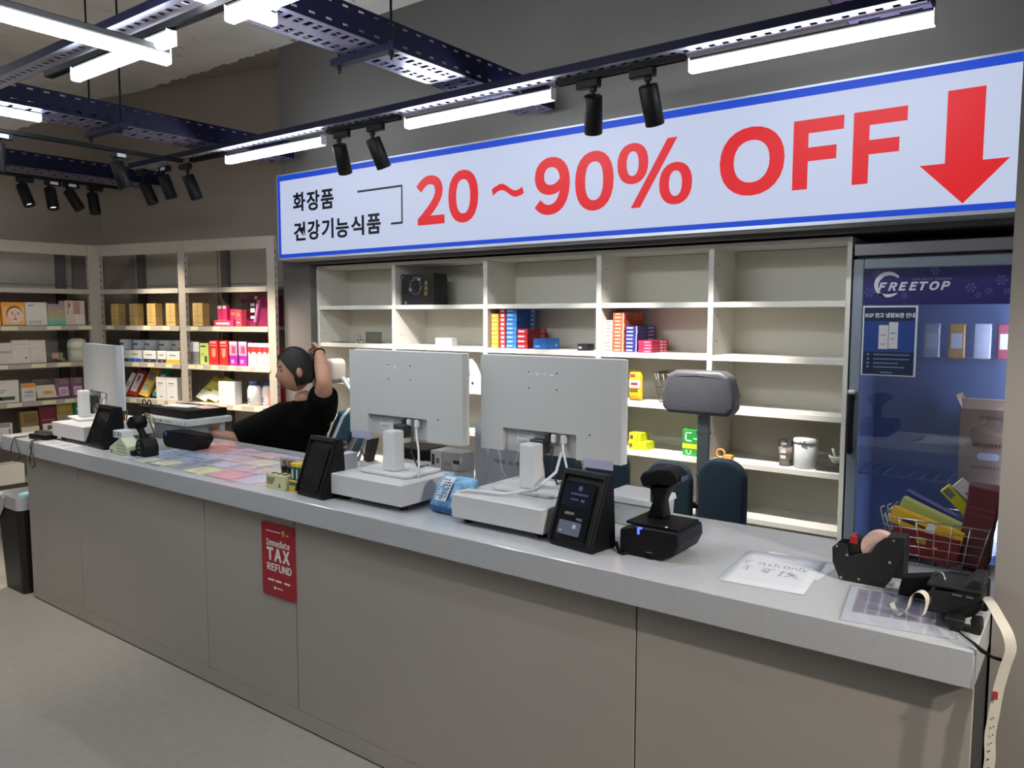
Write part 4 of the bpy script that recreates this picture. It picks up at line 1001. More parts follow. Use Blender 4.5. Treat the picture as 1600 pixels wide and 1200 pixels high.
for x, z in ((-.071,.09),(-.045,.071),(-.058,.008),(-.014,.012),(.065,.128),(.058,.07)): part('screw', G().cyl((x,-.0015,z), (x,.001,z), .0035, n=10), CHROME, t)
t = thing('label_gun', 'bulky black label gun lying over the right end of the counter', 'label gun', (-.25, 1.99, CT))
bpart('body', G().prism([(-.043,.02),(-.042,.055),(-.025,.075),(.02,.08),(.05,.115),(.07,.115),(.07,.05),(.055,.03),(.04,.022)], -.02, .075), GB, t, .006, 2)
bpart('rear_housing', G().prism([(-.12,.012),(.072,.012),(.072,.085),(-.01,.085),(-.11,.06)], .08, .12), BLACKM, t, .006, 2)
bpart('grip', G().prism([(.0,.03),(.042,.03),(.036,-.0),(.012,-.0)], -.06, -.02), GB, t, .008, 3)
bpart('front_foot', G().prism([(.05,.03),(.072,.03),(.074,.0),(.058,.0)], -.05, .0), GB, t, .005, 2)
part('top_plate', G().rbox(-.04,.07,-.024,.08,.082,.09,.002), GB, t)
part('metal_pin', G().box(.01,.03,-.0225,-.0195,.07,.074).box(.038,.052,-.0225,-.0195,.07,.074), CHROME, t)
part('side_window', G().box(-.034,-.03,-.0215,-.0195,.04,.056), C(96,72,66), t)
part('wire_clip', G().tube([(-.03,.02,.095),(-.02,.01,.11),(-.01,.0,.108),(-.005,-.012,.095)], .002, 6), CHROME, t)
part('tie_string', G().tube([(.02,-.058,.012),(.045,-.10,.012),(.07,-.135,.012),(.085,-.15,.006),(.105,-.152,-.002),(.125,-.152,-.004)], [.0016,.0018,.003,.0045,.003,.004], 8), BLACKM, t)
def ribbon(pts, w, axis, th=.0004):
    g = G(); a = Vector(axis)*w/2; N = len(pts)
    n = g.add([Vector(p)-a for p in pts] + [Vector(p)+a for p in pts])
    for i in range(N-1): g.face([n+i, n+i+1, n+N+i+1, n+N+i], 0, True)
    return g
def smooth_path(p, k=5):
    p = [Vector(q) for q in p]; out = []
    for i in range(len(p)-1):
        a, b, c, d = p[max(i-1,0)], p[i], p[i+1], p[min(i+2, len(p)-1)]
        for j in range(k):
            t = j/k; out.append(.5*((2*b)+(c-a)*t+(2*a-5*b+4*c-d)*t*t+(3*b-a-3*c+d)*t**3))
    return out + [p[-1]]
LT = mat('label_tape', (206,200,186), .6)
t = thing('label_tape', 'curled cream label tape in front of the bulky label gun', 'label tape', (0, 0, 0))
cp = smooth_path([(-.372,2.02,.932),(-.350,1.97,.928),(-.335,1.95,.935),(-.322,1.945,.955),(-.315,1.945,.985),(-.303,1.945,.997),(-.291,1.945,.996),(-.284,1.945,.983),(-.286,1.945,.962),(-.290,1.945,.945)])
part('tape', ribbon(cp, .02, (.25,.95,.1)), LT, t)
t = thing('label_tape', 'long cream label tape hanging down over the right counter end', 'label tape', (0, 0, 0))
hp = [(-.180,2.02,.99),(-.160,1.93,1.005),(-.138,1.86,1.0),(-.121,1.835,.98),(-.114,1.83,.95),(-.122,1.83,.91),(-.131,1.83,.86),(-.136,1.83,.81),(-.141,1.83,.76),(-.139,1.83,.71),(-.142,1.83,.66),(-.140,1.83,.55)]
part('tape', ribbon(smooth_path(hp), .021, (.92,.36,.12)), LT, t)
gq = G()
for i in range(12): gq.cyl((-.137-.0005*i+.002*math.sin(i), 1.826, .80-i*.018), (-.137-.0005*i+.002*math.sin(i), 1.828, .80-i*.018), .0014, n=6)
part('punched_hole', gq, DGREY, t)['kind'] = 'stuff'
part('red_mark', G().box(-.139,-.131,1.822,1.826,.842,.858), C(190,50,56), t, label='red printed mark')

# wire basket full of cartons
t = thing('wire_basket', 'chrome wire basket full of cartons at the right end of the counter', 'basket', (-.34, 2.475, CT))
def basket(t, wt, dt, wb, db, h, nx, ny, nz, r, m):
    R = lambda k: ((wb+(wt-wb)*k)/2, (db+(dt-db)*k)/2)
    def ring(k, rr):
        a, b = R(k); part('wire_ring', G().tube([(-a,-b,.004+(h-.004)*k),(a,-b,.004+(h-.004)*k),(a,b,.004+(h-.004)*k),(-a,b,.004+(h-.004)*k)], rr, 8, closed=True), m, t)
    for i in range(nz+1): ring(i/nz, r*1.6 if i == nz else r)
    g = G()
    for i in range(nx+1):
        u = -1+2*i/nx
        for s_ in (-1, 1): g.tube([(u*R(0)[0], s_*R(0)[1], .004), (u*R(1)[0], s_*R(1)[1], h)], r, 6)
        g.tube([(u*R(0)[0], -R(0)[1], .004), (u*R(0)[0], R(0)[1], .004)], r, 6)
    for j in range(ny+1):
        v = -1+2*j/ny
        for s_ in (-1, 1): g.tube([(s_*R(0)[0], v*R(0)[1], .004), (s_*R(1)[0], v*R(1)[1], h)], r, 6)
    part('upright_wires', g, m, t)['kind'] = 'stuff'
basket(t, .262, .20, .20, .155, .132, 6, 5, 5, .0016, CHROME)
for x in (-.13, -.12): part('hook_end', G().tube([(x,-.10+(x+.13)*4,.132),(x-.006,-.10+(x+.13)*4,.155),(x+.004,-.10+(x+.13)*4,.162)], .002, 6), CHROME, t)
bk = [('yellow carton with dark print lying on top of the wire basket', .19,.028,.045,(228,176,40),(-.372,2.425,1.010),(0,.27,-.06),[(.18,.36,.35,.6,DK),(.4,.5,.4,.55,DK),(.52,.64,.1,.9,WP)]),
      ('pale green carton behind the yellow one in the wire basket', .17,.03,.05,(176,190,110),(-.37,2.465,1.025),(0,.36,-.05),[]),
      ('dark violet carton along the middle of the wire basket', .21,.04,.04,(46,38,110),(-.352,2.505,1.035),(0,.42,-.03),[(.1,.5,.3,.5,C(90,80,150))]),
      ('blue carton beneath the violet one in the wire basket', .12,.035,.035,(40,90,160),(-.305,2.46,.985),(0,.35,.0),[]),
      ('yellow-green carton with grey square, leaning in the wire basket', .13,.03,.03,(196,190,40),(-.302,2.52,1.075),(0,.78,.05),[(.03,.25,.2,.8,GP)]),
      ('white carton leaning beside the yellow-green one in the wire basket', .11,.03,.034,(206,204,208),(-.278,2.53,1.10),(0,.72,.02),[(.3,.8,.3,.45,GP)]),
      ('tall maroon carton standing at the right of the wire basket', .072,.06,.225,(96,38,44),(-.257,2.455,.935),(0,.13,-.05),[(.0,1,.74,.75,C(130,60,62)),(.0,1,.66,.67,C(130,60,62))]),
      ('second maroon carton with white tag at the back right of the basket', .07,.05,.215,(88,34,40),(-.252,2.525,.935),(0,.05,0),[(.4,.85,.88,.95,WP)]),
      ('red carton with gold print low in the wire basket', .17,.025,.075,(128,26,34),(-.37,2.415,.945),(0,.1,-.02),[(.38,.52,.55,.8,C(196,150,60)),(.62,.7,.45,.55,C(196,150,60))]),
      ('deep blue carton at the bottom left of the wire basket', .12,.03,.05,(30,50,110),(-.385,2.45,.932),(0,.0,0),[(.2,.6,.2,.35,C(150,170,210))])]
for lab, w, d, h, c, loc, rot, prn in bk:
    carton('product_carton', lab, 'carton', w, d, h, C(*c), loc, 0, prn, rot=rot, group='cartons in the wire basket')

# ---- waste bin
t = thing('waste_bin', 'black waste bin with white liner bag beside the left counter end', 'bin', (-5.06, 1.96, 0))
BW = [(-.15,-.12),(.12,-.12),(.12,.12),(-.15,.12)]
def taper(w0, d0, w1, d1, z0, z1, r=.03, n=4):
    g = G()
    def ring(w, d, z):
        out = []
        for cx, cy, a0 in ((w/2-r, d/2-r, 0), (-w/2+r, d/2-r, 90), (-w/2+r, -d/2+r, 180), (w/2-r, -d/2+r, 270)):
            for i in range(n+1):
                a = math.radians(a0+90*i/n); out.append((cx+r*math.cos(a), cy+r*math.sin(a), z))
        return out
    a = g.add(ring(w0, d0, z0)); b = g.add(ring(w1, d1, z1)); N = 4*(n+1)
    for i in range(N): j = (i+1) % N; g.face([a+i, a+j, b+j, b+i], 0, False)
    return g, a, N
g, a, N = taper(.26, .21, .31, .25, 0, .56); g.face([a+i for i in range(N)][::-1])
part('bin_body', g, mat('bin_black', (26,24,24), .42), t)
g, a, N = taper(.312, .252, .322, .262, .50, .575)
part('liner_cuff', g, mat('liner_film', (196,196,198), .35), t, label='pale folded bag liner')
g = G().prism([(-.165,.60),(-.165,.36),(-.03,.49),(.0,.56)], -.134, -.131)
part('liner_drape', g, MATS['liner_film'], t)
g, a, N = taper(.31, .25, .26, .2, .572, .50); g.face([a+N+i for i in range(N)])
part('liner_inside', g, MATS['liner_film'], t)
top('tissue', G().rbox(-.03,.03,-.03,.03,0,.035,.008), C(150,206,214), 'pale blue tissue pack on top of the waste bin contents', 'tissue', (-5.06, 1.94, .535), .4)
bpart_ = G().rbox(-.05,.05,-.1,.1,0,.12,.004)
carton('white_carton', 'white carton standing on the lower left shelf behind the waste bin', 'carton', .22, .16, .14, C(226,220,206), (-6.28, 2.27, .4105), PI/2)

# ================================================================ goods on the grey corner shelves
def on_diag(u, z, v): p = P0 + U*u + NN*v; return (p.x, p.y, z)
def dcart(name, label, u0, u1, z, h, d, m, prints=(), side=(), lean=0, v=.03, group='goods on the slanting shelf unit', cat='carton', topm=None, yaw=0):
    w = u1 - u0
    return carton(name, label, cat, w, d, h, m, on_diag((u0+u1)/2, z + .0006 + max(0, d*math.sin(lean))*.5, v + d/2 + h*math.sin(lean)*0), TH + yaw, prints, side, group, lean, .0015, None, topm)
KR = mat('kraft_gold', (196,164,98), .6, noise=.05, scale=20); KRD = mat('kraft_dark', (150,118,66), .6); KRP = mat('kraft_print', (120,92,50), .6)
for (u0, u1, lab) in ((.08,.165,'leftmost kraft-gold carton of the four left of the middle post'),(.292,.375,'second kraft-gold carton from the corner, left bay'),(.49,.585,'third kraft-gold carton from the corner, left bay'),(.698,.80,'kraft-gold carton standing against the middle post, left bay'),(.982,1.085,'lone kraft-gold carton in the right bay beside the pink display')):
    dcart('kraft_carton', lab, u0, u1, 1.5406, .168, .065, KR, [(.48,.52,.1,.95,KRD)] + bars(.1,.45,.12,3,KRP,.04) + bars(.55,.9,.12,3,KRP,.04) + [(.2,.42,.42,.44,KRP),(.6,.85,.42,.44,KRP),(.2,.42,.6,.62,KRP)], [(.3,.7,.45,.47,KRP)], group='kraft-gold cartons')
PK = C(222,52,110); PK2 = C(232,120,150); ORG = C(236,130,72); MAG = C(132,24,78)
t = thing('pink_display_tray', 'pink counter display tray holding small cream tubes boxes, right bay', 'display tray', on_diag(1.30, 1.5406, .03), TH)
part('tray', G().box(-.10,.09,0,.10,0,.006).rbox(-.10,.09,-.004,.0,0,.042,.002).box(-.10,-.098,0,.1,0,.05).box(.088,.09,0,.1,0,.05), PK, t)
part('tray_label', G().rbox(-.075,.055,-.0055,-.004,.012,.028,.0008), WP, t)
for i, (u0, u1, v, lab) in enumerate(((1.225,1.268,.04,'first pink and white tube box in the pink tray'),(1.272,1.315,.04,'second pink and white tube box in the pink tray'),(1.325,1.39,.06,'deep pink box at the right of the pink tray'),(1.405,1.462,.035,'pink and orange box right of the pink tray'))):
    dcart('tube_box', lab, u0, u1, 1.547 if i < 3 else 1.5406, .142 if i < 2 else .118, .03 if i < 3 else .06, PK if i != 3 else C(226,72,96), [(.1,.9,.84,1,WP),(.1,.9,.05,.3,ORG)] if i < 2 else [(.2,.8,.6,.8,ORG),(.2,.8,.2,.25,WP)], v=v, group='tube boxes by the pink tray')
t = thing('magenta_display', 'large magenta display box with a dark slanted window flap, right bay', 'display box', on_diag(1.565, 1.5406, .09), TH)
part('box_body', G().rbox(-.10,.12,0,.12,0,.215,.002), MAG, t)
part('flap', G().prism([(-.15,.20),(.015,.20),(.01,.165),(-.145,.165)], -.012, -.002), C(70,18,44), t)
part('window_frame', G().prism([(.02,.19),(.035,.19),(-.005,.03),(-.022,.03)], -.02, .0), C(214,120,170), t)
part('window_sheet', G().box(-.145,.0,-.006,-.004,.05,.165), clear('display_sheet', (190,150,180), .85, .15, .08, .5), t)
part('round_seal', G().cyl((.0,-.014,.205), (.0,-.004,.205), .014, n=14), C(226,170,60), t)
for z, h in ((.145,.025),(.10,.03),(.055,.02)): part('printed_patch', G().box(-.06,-.02,-.0075,-.006,z,z+h), WP, t)
# jars behind, boxes in front
for u0, u1, c, lab in ((-.02,.098,(26,70,58),'dark green'),(.142,.262,(36,92,176),'bright blue'),(.276,.405,(40,36,76),'navy'),(.442,.57,(62,50,44),'brown'),(.578,.66,(110,108,108),'grey')):
    t = thing('cream_jar', 'white-topped jar with %s base in the rear row of the jar shelf' % lab, 'jar', on_diag((u0+u1)/2, 1.2576, .20), TH, 'jars in the rear row')
    r = (u1-u0)/2*.96
    part('jar_base', G().lathe([(r*.94,0),(r,.006),(r,.085),(r*.98,.088)], n=24), C(*c), t); part('jar_lid', G().lathe([(r*1.02,.088),(r*1.04,.092),(r*1.04,.162),(r*.99,.168)], n=24), WHITE, t)
    part('lid_print', G().box(-r*.45,r*.4,-r*1.055,-r*.95,.125,.14), GP, t)
for u0, u1, c, lab in ((.05,.132,(26,70,58),'dark green band, by the far monitor'),(.139,.266,(48,76,70),'green-grey band'),(.270,.413,(40,96,184),'bright blue band'),(.431,.573,(42,38,78),'navy band'),(.590,.684,(66,52,46),'brown band'),(.690,.832,(230,180,40),'yellow band against the post')):
    dcart('cream_box', 'white box in the front jar row with ' + lab, u0, u1, 1.2576, .088, .09, WP, [(0,1,0,.30,C(*c)),(.2,.7,.62,.7,GP),(.45,.55,.08,.2,WP)], group='white boxes in the front jar row')
dcart('cream_box', 'upper white box with yellow band at the back against the post', .69, .76, 1.2576, .17, .08, WP, [(0,1,.5,.68,C(230,180,40))], v=.14, group='white boxes in the front jar row')
RED = C(208,44,44); PUR = C(160,40,160)
for i, (u0, u1) in enumerate(((.948,.992),(.994,1.038))):
    dcart('slim_carton', '%s of two slim grey cartons with white tops beside the middle post' % ('left','right')[i], u0, u1, 1.2576, .165, .07, C(132,132,130), [(0,1,.56,1,WP),(.4,.6,.75,.8,GP)], topm=None)
dcart('lime_carton', 'lime-green carton between the grey cartons and the red ones', 1.044, 1.13, 1.2576, .155, .08, C(206,222,120), [(.1,.7,.82,.9,C(60,120,70)),(.55,.85,.1,.4,C(70,90,60)),(.1,.5,.5,.53,C(120,150,70)),(.1,.5,.42,.45,C(120,150,70))])
for i, (u0, u1) in enumerate(((1.139,1.234),(1.243,1.332))):
    dcart('red_carton', '%s of two red cartons with a pale flower print' % ('left','right')[i], u0, u1, 1.2576, .178, .09, RED, [(.1,.8,.88,.96,C(236,170,160)),(.3,.75,.36,.68,C(240,150,120)),(.4,.6,.3,.36,C(240,150,120)),(.1,.9,.78,.81,C(236,170,160))], topm=None, yaw=-.08)
for i, (u0, u1) in enumerate(((1.342,1.424),(1.432,1.516))):
    dcart('purple_carton', '%s of two pink-and-purple cartons with white tops' % ('left','right')[i], u0, u1, 1.2576, .174, .08, PUR, [(0,1,.42,.88,C(232,150,190)),(.3,.8,.5,.8,C(214,90,110)),(0,1,.88,1,WP),(.2,.6,.1,.25,C(226,150,220))], yaw=-.08)
for i, (u0, u1) in enumerate(((1.522,1.574),(1.578,1.632),(1.636,1.68),(1.684,1.722))):
    dcart('white_red_carton', '%s white carton with red band in the row beside the purple ones' % ('first','second','third','fourth')[i], u0, u1, 1.2576, .165, .07, WP, [(0,1,.62,.84,RED),(.45,.55,.1,.55,C(200,120,110)),(.3,.7,.55,.62,RED)])
dcart('red_carton', 'small red and orange carton at the far right, half behind the head', 1.735, 1.79, 1.2576, .14, .07, C(196,40,36), [(0,1,.8,.95,C(236,150,70))])
def slant(name, label, u0, u1, z, h, m, prints, lean=.42, d=.02, shear=0, v=.05):
    return dcart(name, label, u0, u1, z, h, d, m, prints, lean=lean, v=v, group='leaning packs on the slanting shelf unit', cat='pack')
def sku(o, k):   # packs tilted sideways as well
    o.rotation_euler = (o.rotation_euler[0], k, o.rotation_euler[2]); return o
sku(slant('leaning_pack', 'narrow white pack with red edge, first of the leaning packs', .135, .19, .985, .185, C(190,60,56), [(0,.85,.05,1,WP),(.1,.6,.35,.6,GP),(0,.8,.0,.1,C(236,170,80))]), .22)
sku(slant('leaning_pack', 'dark red leaning pack with white centre and a black figure', .205, .305, .982, .215, C(164,34,36), [(.12,.8,.15,.85,WP),(.3,.62,.55,.78,DK),(.42,.5,.42,.55,DK),(.25,.6,.3,.33,C(200,120,110))]), .16)
sku(slant('leaning_pack', 'yellow leaning pack with grey photo', .33, .43, .982, .235, C(230,186,56), [(.1,.85,.58,.85,C(130,120,104)),(.1,.8,.1,.5,C(238,220,160)),(.2,.6,.35,.38,C(120,100,50))]), .22)
sku(slant('leaning_pack', 'teal leaning pack with pale centre, half behind the white pair', .485, .585, .985, .225, C(36,128,116), [(.08,.6,.15,.8,C(206,222,216)),(.15,.4,.4,.6,C(90,110,110))]), .12)
for i, (u0, u1) in enumerate(((.575,.683),(.687,.806))):
    dcart('white_carton', '%s of two plain white cartons against the middle post' % ('left','right')[i], u0, u1, .9746, .172, .06, WP, [(.2,.7,.72,.76,GP),(.2,.55,.62,.65,C(170,170,170)),(.35,.65,.12,.16,GP)], v=.02)
for i, (u0, u1) in enumerate(((.955,1.06),(1.065,1.17))):
    sku(slant('leaning_pack', '%s yellow-white pack lying back in the right bay' % ('left','right')[i], u0, u1, .982, .215, C(206,196,60), [(.0,1,.0,.38,C(236,234,210)),(.15,.8,.5,.8,C(232,222,110)),(.3,.7,.42,.46,C(150,140,60)),(.75,.95,.86,.96,C(120,120,40))], lean=.75), .30)
for i, (u0, u1) in enumerate(((1.232,1.308),(1.311,1.392))):
    dcart('white_carton', '%s of two white cartons with faint pink bottle print, right bay' % ('left','right')[i], u0, u1, .9746, .165, .07, WP, [(.35,.65,.15,.6,C(226,206,204)),(.4,.6,.6,.66,C(206,180,180)),(.2,.5,.82,.85,C(170,170,170))], v=.02)
for i, (u, v) in enumerate(((1.535,.07),(1.615,.13))):
    t = thing('lotion_bottle', '%s white bottle with dark blue cap in the right bay' % ('front','rear')[i], 'bottle', on_diag(u, .9746, v), TH, 'white lotion bottles')
    part('bottle_body', G().lathe([(.044,0),(.05,.006),(.05,.105),(.044,.13),(.034,.145)], n=20), WHITE, t)
    part('cap', G().lathe([(.037,.145),(.038,.148),(.038,.172),(.034,.176)], n=20), mat('cap_blue', (58,74,124), .4), t)
    part('blue_swirl', G().tube([(.012*math.cos(a)-.008, -.0495, .04+.014*math.sin(a)) for a in [.6+5*i_/9 for i_ in range(10)]], .0025, 6), mat('swirl_blue', (40,70,150), .5), t)
dcart('red_carton', 'bright red carton with a pale dot, right of the white bottles', 1.70, 1.775, .9746, .13, .08, C(206,30,40), [(.3,.75,.2,.5,C(236,150,130)),(.1,.9,.75,.82,C(236,120,120))], v=.04)

# goods on the left wall unit: they face +X
def on_left(y, z, v): return (-6.40 - v, y, z)
def lcart(name, label, y0, y1, z, h, d, m, prints=(), lean=0, v=.03, cat='carton', topm=None):
    return carton(name, label, cat, y1-y0, d, h, m, on_left((y0+y1)/2, z + .0006 + max(0, d*math.sin(lean))*.5, v + d/2), PI/2, prints, (), 'goods on the left wall unit', lean, .0015, None, topm)
OR_ = C(236,160,52); SK = C(226,184,160); SKD = C(206,150,130); BG = C(214,196,180)
def face_pack(label, y0, y1):
    o = lcart('mask_pack', label, y0, y1, 1.5406, .172, .03, OR_, [(.05,.97,.04,.80,C(240,186,120))], lean=.06)
    w = y1 - y0; yy = -.0165
    X = lambda f: -w/2 + f*w
    Z = lambda f: f*.172
    def ell(nm, fx, fz, rx, rz, m, k=0, tilt=0):
        pts = [(X(fx)+rx*math.cos(a)*math.cos(tilt)-rz*math.sin(a)*math.sin(tilt), Z(fz)+rx*math.cos(a)*math.sin(tilt)+rz*math.sin(a)*math.cos(tilt)) for a in [2*PI*i/16 for i in range(16)]]
        part(nm, G().prism(pts, yy-.0004*k, yy+.001-.0004*k), m, o)
    ell('hair_print', .55, .50, w*.36, .060, C(128,84,56), 0); ell('face_print', .57, .43, w*.34, .058, C(238,204,182), 1)
    ell('eye_print', .44, .50, w*.055, .0035, C(96,72,66), 3); ell('eye_print', .70, .50, w*.055, .0035, C(96,72,66), 3); ell('brow_print', .44, .57, w*.07, .0022, C(150,106,80), 3); ell('brow_print', .70, .57, w*.07, .0022, C(150,106,80), 3)
    ell('nose_print', .56, .42, w*.03, .012, SKD, 3); ell('mouth_print', .55, .28, w*.08, .0055, C(196,80,84), 3); ell('hand_print', .25, .2, w*.14, .02, C(232,190,166), 2, .6)
    return o
face_pack('orange mask pack printed with a face, fully visible on the left wall unit', 2.373, 2.53)
face_pack('orange mask pack printed with a face, cut by the left picture edge', 2.20, 2.365)
lcart('mask_pack', 'white mask pack right of the orange face pack', 2.533, 2.683, 1.5406, .174, .025, C(222,216,204), [(.12,.4,.84,.88,GP)] + bars(.15,.75,.08,4,C(196,176,170),.14), lean=.06)
iri = MATS.get('iridescent') or mat('iridescent', (160,150,150), .3)
nt = iri.node_tree; tc = nt.nodes.new('ShaderNodeTexCoord'); gr = nt.nodes.new('ShaderNodeSeparateXYZ'); rp = nt.nodes.new('ShaderNodeValToRGB')
mp = nt.nodes.new('ShaderNodeMath'); mp.operation = 'MULTIPLY'; mp.inputs[1].default_value = 6.0
nt.links.new(tc.outputs['Object'], gr.inputs[0]); nt.links.new(gr.outputs['Z'], mp.inputs[0]); nt.links.new(mp.outputs[0], rp.inputs[0]); nt.links.new(rp.outputs[0], nt.nodes['Principled BSDF'].inputs['Base Color'])
els = rp.color_ramp.elements; els[0].position = .05; els[0].color = (*lin((96,190,170)), 1); els[1].position = .9; els[1].color = (*lin((150,136,140)), 1)
e_ = els.new(.45); e_.color = (*lin((178,160,120)), 1)
lcart('mask_pack', 'iridescent mask pack shading from mauve to teal', 2.687, 2.815, 1.5406, .162, .025, iri, [(.55,.8,.62,.72,C(190,170,110))], lean=.05)
lcart('mask_pack', 'beige pack with photo panel, rightmost on its shelf by the corner post', 2.815, 2.962, 1.5406, .19, .03, BG, [(.05,.2,.45,.95,C(190,166,150)),(.4,.75,.45,.95,C(176,140,124)),(.14,.28,.72,.90,C(150,120,104)),(.45,.95,.05,.42,C(228,216,200))], lean=.04)
lcart('mask_pack', 'rear beige pack peeking out behind the photo panel pack', 2.795, 2.90, 1.5406, .188, .02, C(202,184,168), [], lean=.02, v=.075)
lcart('pouch_pack', 'white flat pouch with grey swoosh at the left picture edge', 2.27, 2.43, 1.2576, .155, .03, C(216,206,194), [(.45,.95,.50,.62,C(170,164,158))], lean=.1)
lcart('pouch_pack', 'taller white flat pack with cream tear strip', 2.428, 2.55, 1.2576, .175, .03, C(224,212,198), [(.15,.85,.80,.83,C(190,180,170)),(0,1,.62,.64,C(196,186,174)),(.72,.8,.2,.28,C(90,80,76))], lean=.06)
lcart('pouch_pack', 'white flat pack right of the taller cream-stripped one', 2.552, 2.662, 1.2576, .172, .03, C(222,212,198), [(.1,.9,.10,.13,C(196,186,174)),(0,1,.62,.64,C(196,186,174))], lean=.08)
t = thing('acrylic_holder', 'empty clear acrylic holder right of the white flat packs', 'holder', on_left(2.76, 1.2576, .04), PI/2)
AC = clear('acrylic', (225,230,232), .92, .05, .06, .7)
part('back_wall', G().box(-.04,.04,.04,.043,0,.075), AC, t); part('floor_plate', G().box(-.04,.04,0,.043,0,.003), AC, t); part('front_lip', G().box(-.04,.04,-.003,0,0,.03), AC, t)
t = thing('tissue_roll', 'cream round-topped canister near the corner post behind the far monitor', 'canister', on_left(2.92, 1.2576, .10), PI/2)
part('canister_body', G().lathe([(.065,0),(.07,.005),(.07,.09),(.066,.095)], n=24), C(206,200,176), t); part('canister_lid', G().lathe([(.072,.095),(.072,.14),(.06,.17),(.03,.18)], n=24), C(226,222,200), t)
lcart('product_carton', 'white carton with dark green strip at the left picture edge', 2.25, 2.455, .9746, .165, .06, C(222,216,206), [(.3,.85,.12,.28,C(60,80,58)),(.3,.42,.14,.26,WP),(.1,.6,.55,.58,GP),(.1,.5,.46,.49,GP),(.1,.6,.88,.91,C(180,180,176))], v=.02)
lcart('product_carton', 'slim carton with orange top right of the green-strip carton', 2.468, 2.562, .9746, .135, .04, C(214,208,200), [(0,1,.78,1,C(226,140,60)),(.2,.8,.5,.56,GP),(.15,.85,.36,.4,C(150,150,150)),(.15,.85,.26,.3,C(150,150,150))], v=.0)
lcart('pouch_pack', 'white soft pouch with an orange label', 2.585, 2.735, .9746, .10, .05, C(236,226,204), [(.3,.8,.22,.55,C(236,180,110)),(.4,.7,.34,.42,C(210,140,60))], lean=.35, v=.03)
lcart('pouch_pack', 'dark grey box behind the orange-labelled pouch', 2.59, 2.715, .9746, .15, .03, C(110,104,96), [(.1,.25,.8,.9,C(80,76,70))], lean=.1, v=.11)
for i, (y0, y1) in enumerate(((2.722,2.828),(2.834,2.93))):
    lcart('pouch_pack', '%s of two plum packs with a pink swirl by the far monitor' % ('left','right')[i], y0, y1, .9746, .155, .025, C(118,86,104), [(.2,.85,.1,.55,C(222,180,204)),(.35,.7,.2,.45,C(150,110,130)),(.3,.9,.68,.95,C(140,108,120))], lean=.2, v=.03)
lcart('product_carton', 'white carton with grey top on the low shelf at the left edge', 2.23, 2.39, .6926, .135, .06, C(224,218,212), [(0,.92,.78,1,C(150,146,150)),(.1,.6,.5,.53,C(170,166,166)),(.1,.6,.38,.41,C(170,166,166)),(.84,.92,.15,.7,C(150,146,150))], v=.0)
lcart('product_carton', 'olive and white leaning carton low on the left wall unit', 2.46, 2.585, .6926, .20, .05, C(134,112,58), [(0,1,0,.42,C(226,222,196)),(.1,.95,.08,.2,C(176,196,130)),(.2,.9,.55,.9,C(116,96,50))], lean=.12, v=.02)
lcart('product_carton', 'dark maroon carton with white diamond low on the left wall unit', 2.592, 2.715, .6926, .225, .05, C(104,22,42), [(.15,.9,.05,.42,C(228,222,206)),(.4,.7,.2,.35,C(120,104,90)),(.1,.9,.52,.56,C(170,100,110))], lean=.12, v=.02)
lcart('product_carton', 'mustard carton with grey base low on the left wall unit', 2.72, 2.84, .6926, .25, .06, C(150,128,46), [(0,1,0,.62,C(150,144,124)),(.15,.85,.7,.9,C(166,142,60))], lean=.06, v=.03)
lcart('product_carton', 'teal carton with white print low beside the far monitor stand', 2.85, 2.94, .6926, .245, .06, C(24,132,116), [(.2,.8,.72,.80,WP),(.2,.8,.86,.9,C(140,220,206))], lean=.04, v=.03)

# ================================================================ goods in the alcove shelving
AY = 3.5
def acart(name, label, x0, x1, z, h, d, m, prints=(), side=(), v=.03, group=None, cat='carton', rz=0, topm=None):
    return carton(name, label, cat, x1-x0, d, h, m, ((x0+x1)/2, AY + v + d/2, z + .0004), rz, prints, side, group, 0, .001, None, topm)
b_ = acart('gift_box', 'large black gift box with silver wreath and gold lettering on the top shelf', -3.508, -3.235, 1.684, .190, .12, mat('gift_black', (24,22,24), .4), [(.02,.08,.86,.94,C(90,90,90)),(.1,.17,.04,.12,C(90,90,90))])
g = G(); rd = random.Random(6)
for i in range(26):
    a = 2*PI*i/26; r = .047 + rd.uniform(-.008,.006); cx, cz = -.016+r*math.cos(a), .112+r*1.1*math.sin(a)
    q = rd.uniform(.004,.009); aa = rd.uniform(0, PI)
    g.prism([(cx+q*math.cos(aa+k*2*PI/5)*(1 if k % 2 else .5), cz+q*math.sin(aa+k*2*PI/5)*(1 if k % 2 else .5)) for k in range(5)], -.0612, -.06)
part('wreath_print', g, C(150,150,160), b_)['kind'] = 'stuff'
for cx, cz in ((-.058,.095),(.012,.158)):
    g = G()
    for s_ in (-1, 1): g.prism([(cx, cz), (cx+s_*.014, cz+.012), (cx+s_*.012, cz-.006), (cx+s_*.003, cz-.012)], -.0616, -.06)
    part('butterfly_print', g, C(176,176,184), b_)
GOLD = mat('gold_print', (214,172,88), .4, metal=.3)
for k, chx in enumerate(('공','진','단')): glyph('gold_letter', chx, .058, .084, .118-.03*k, .143-.03*k, -.06, GOLD, b_, .02, .0008)
part('blue_print', G().cyl((-.026,-.0612,.082), (-.026,-.06,.082), .008, n=10), C(50,60,150), b_)
top('black_card', G().prism([(-.11,-.02),(.03,-.03),(.11,.02),(-.06,.03)], 0, .004, axis='z'), BLACKM, 'flat black card lying on the left bay of the alcove shelving', 'card', (-4.12, 3.58, 1.4364))
t = thing('glass_stand', 'small clear glass stand on the left bay second shelf', 'stand', (-3.92, 3.60, 1.4364))
part('base_plate', G().rbox(-.02,.16,-.03,.03,0,.006,.002), AC, t); part('upright_sheet', G().box(-.01,.14,.015,.018,.006,.075), AC, t)
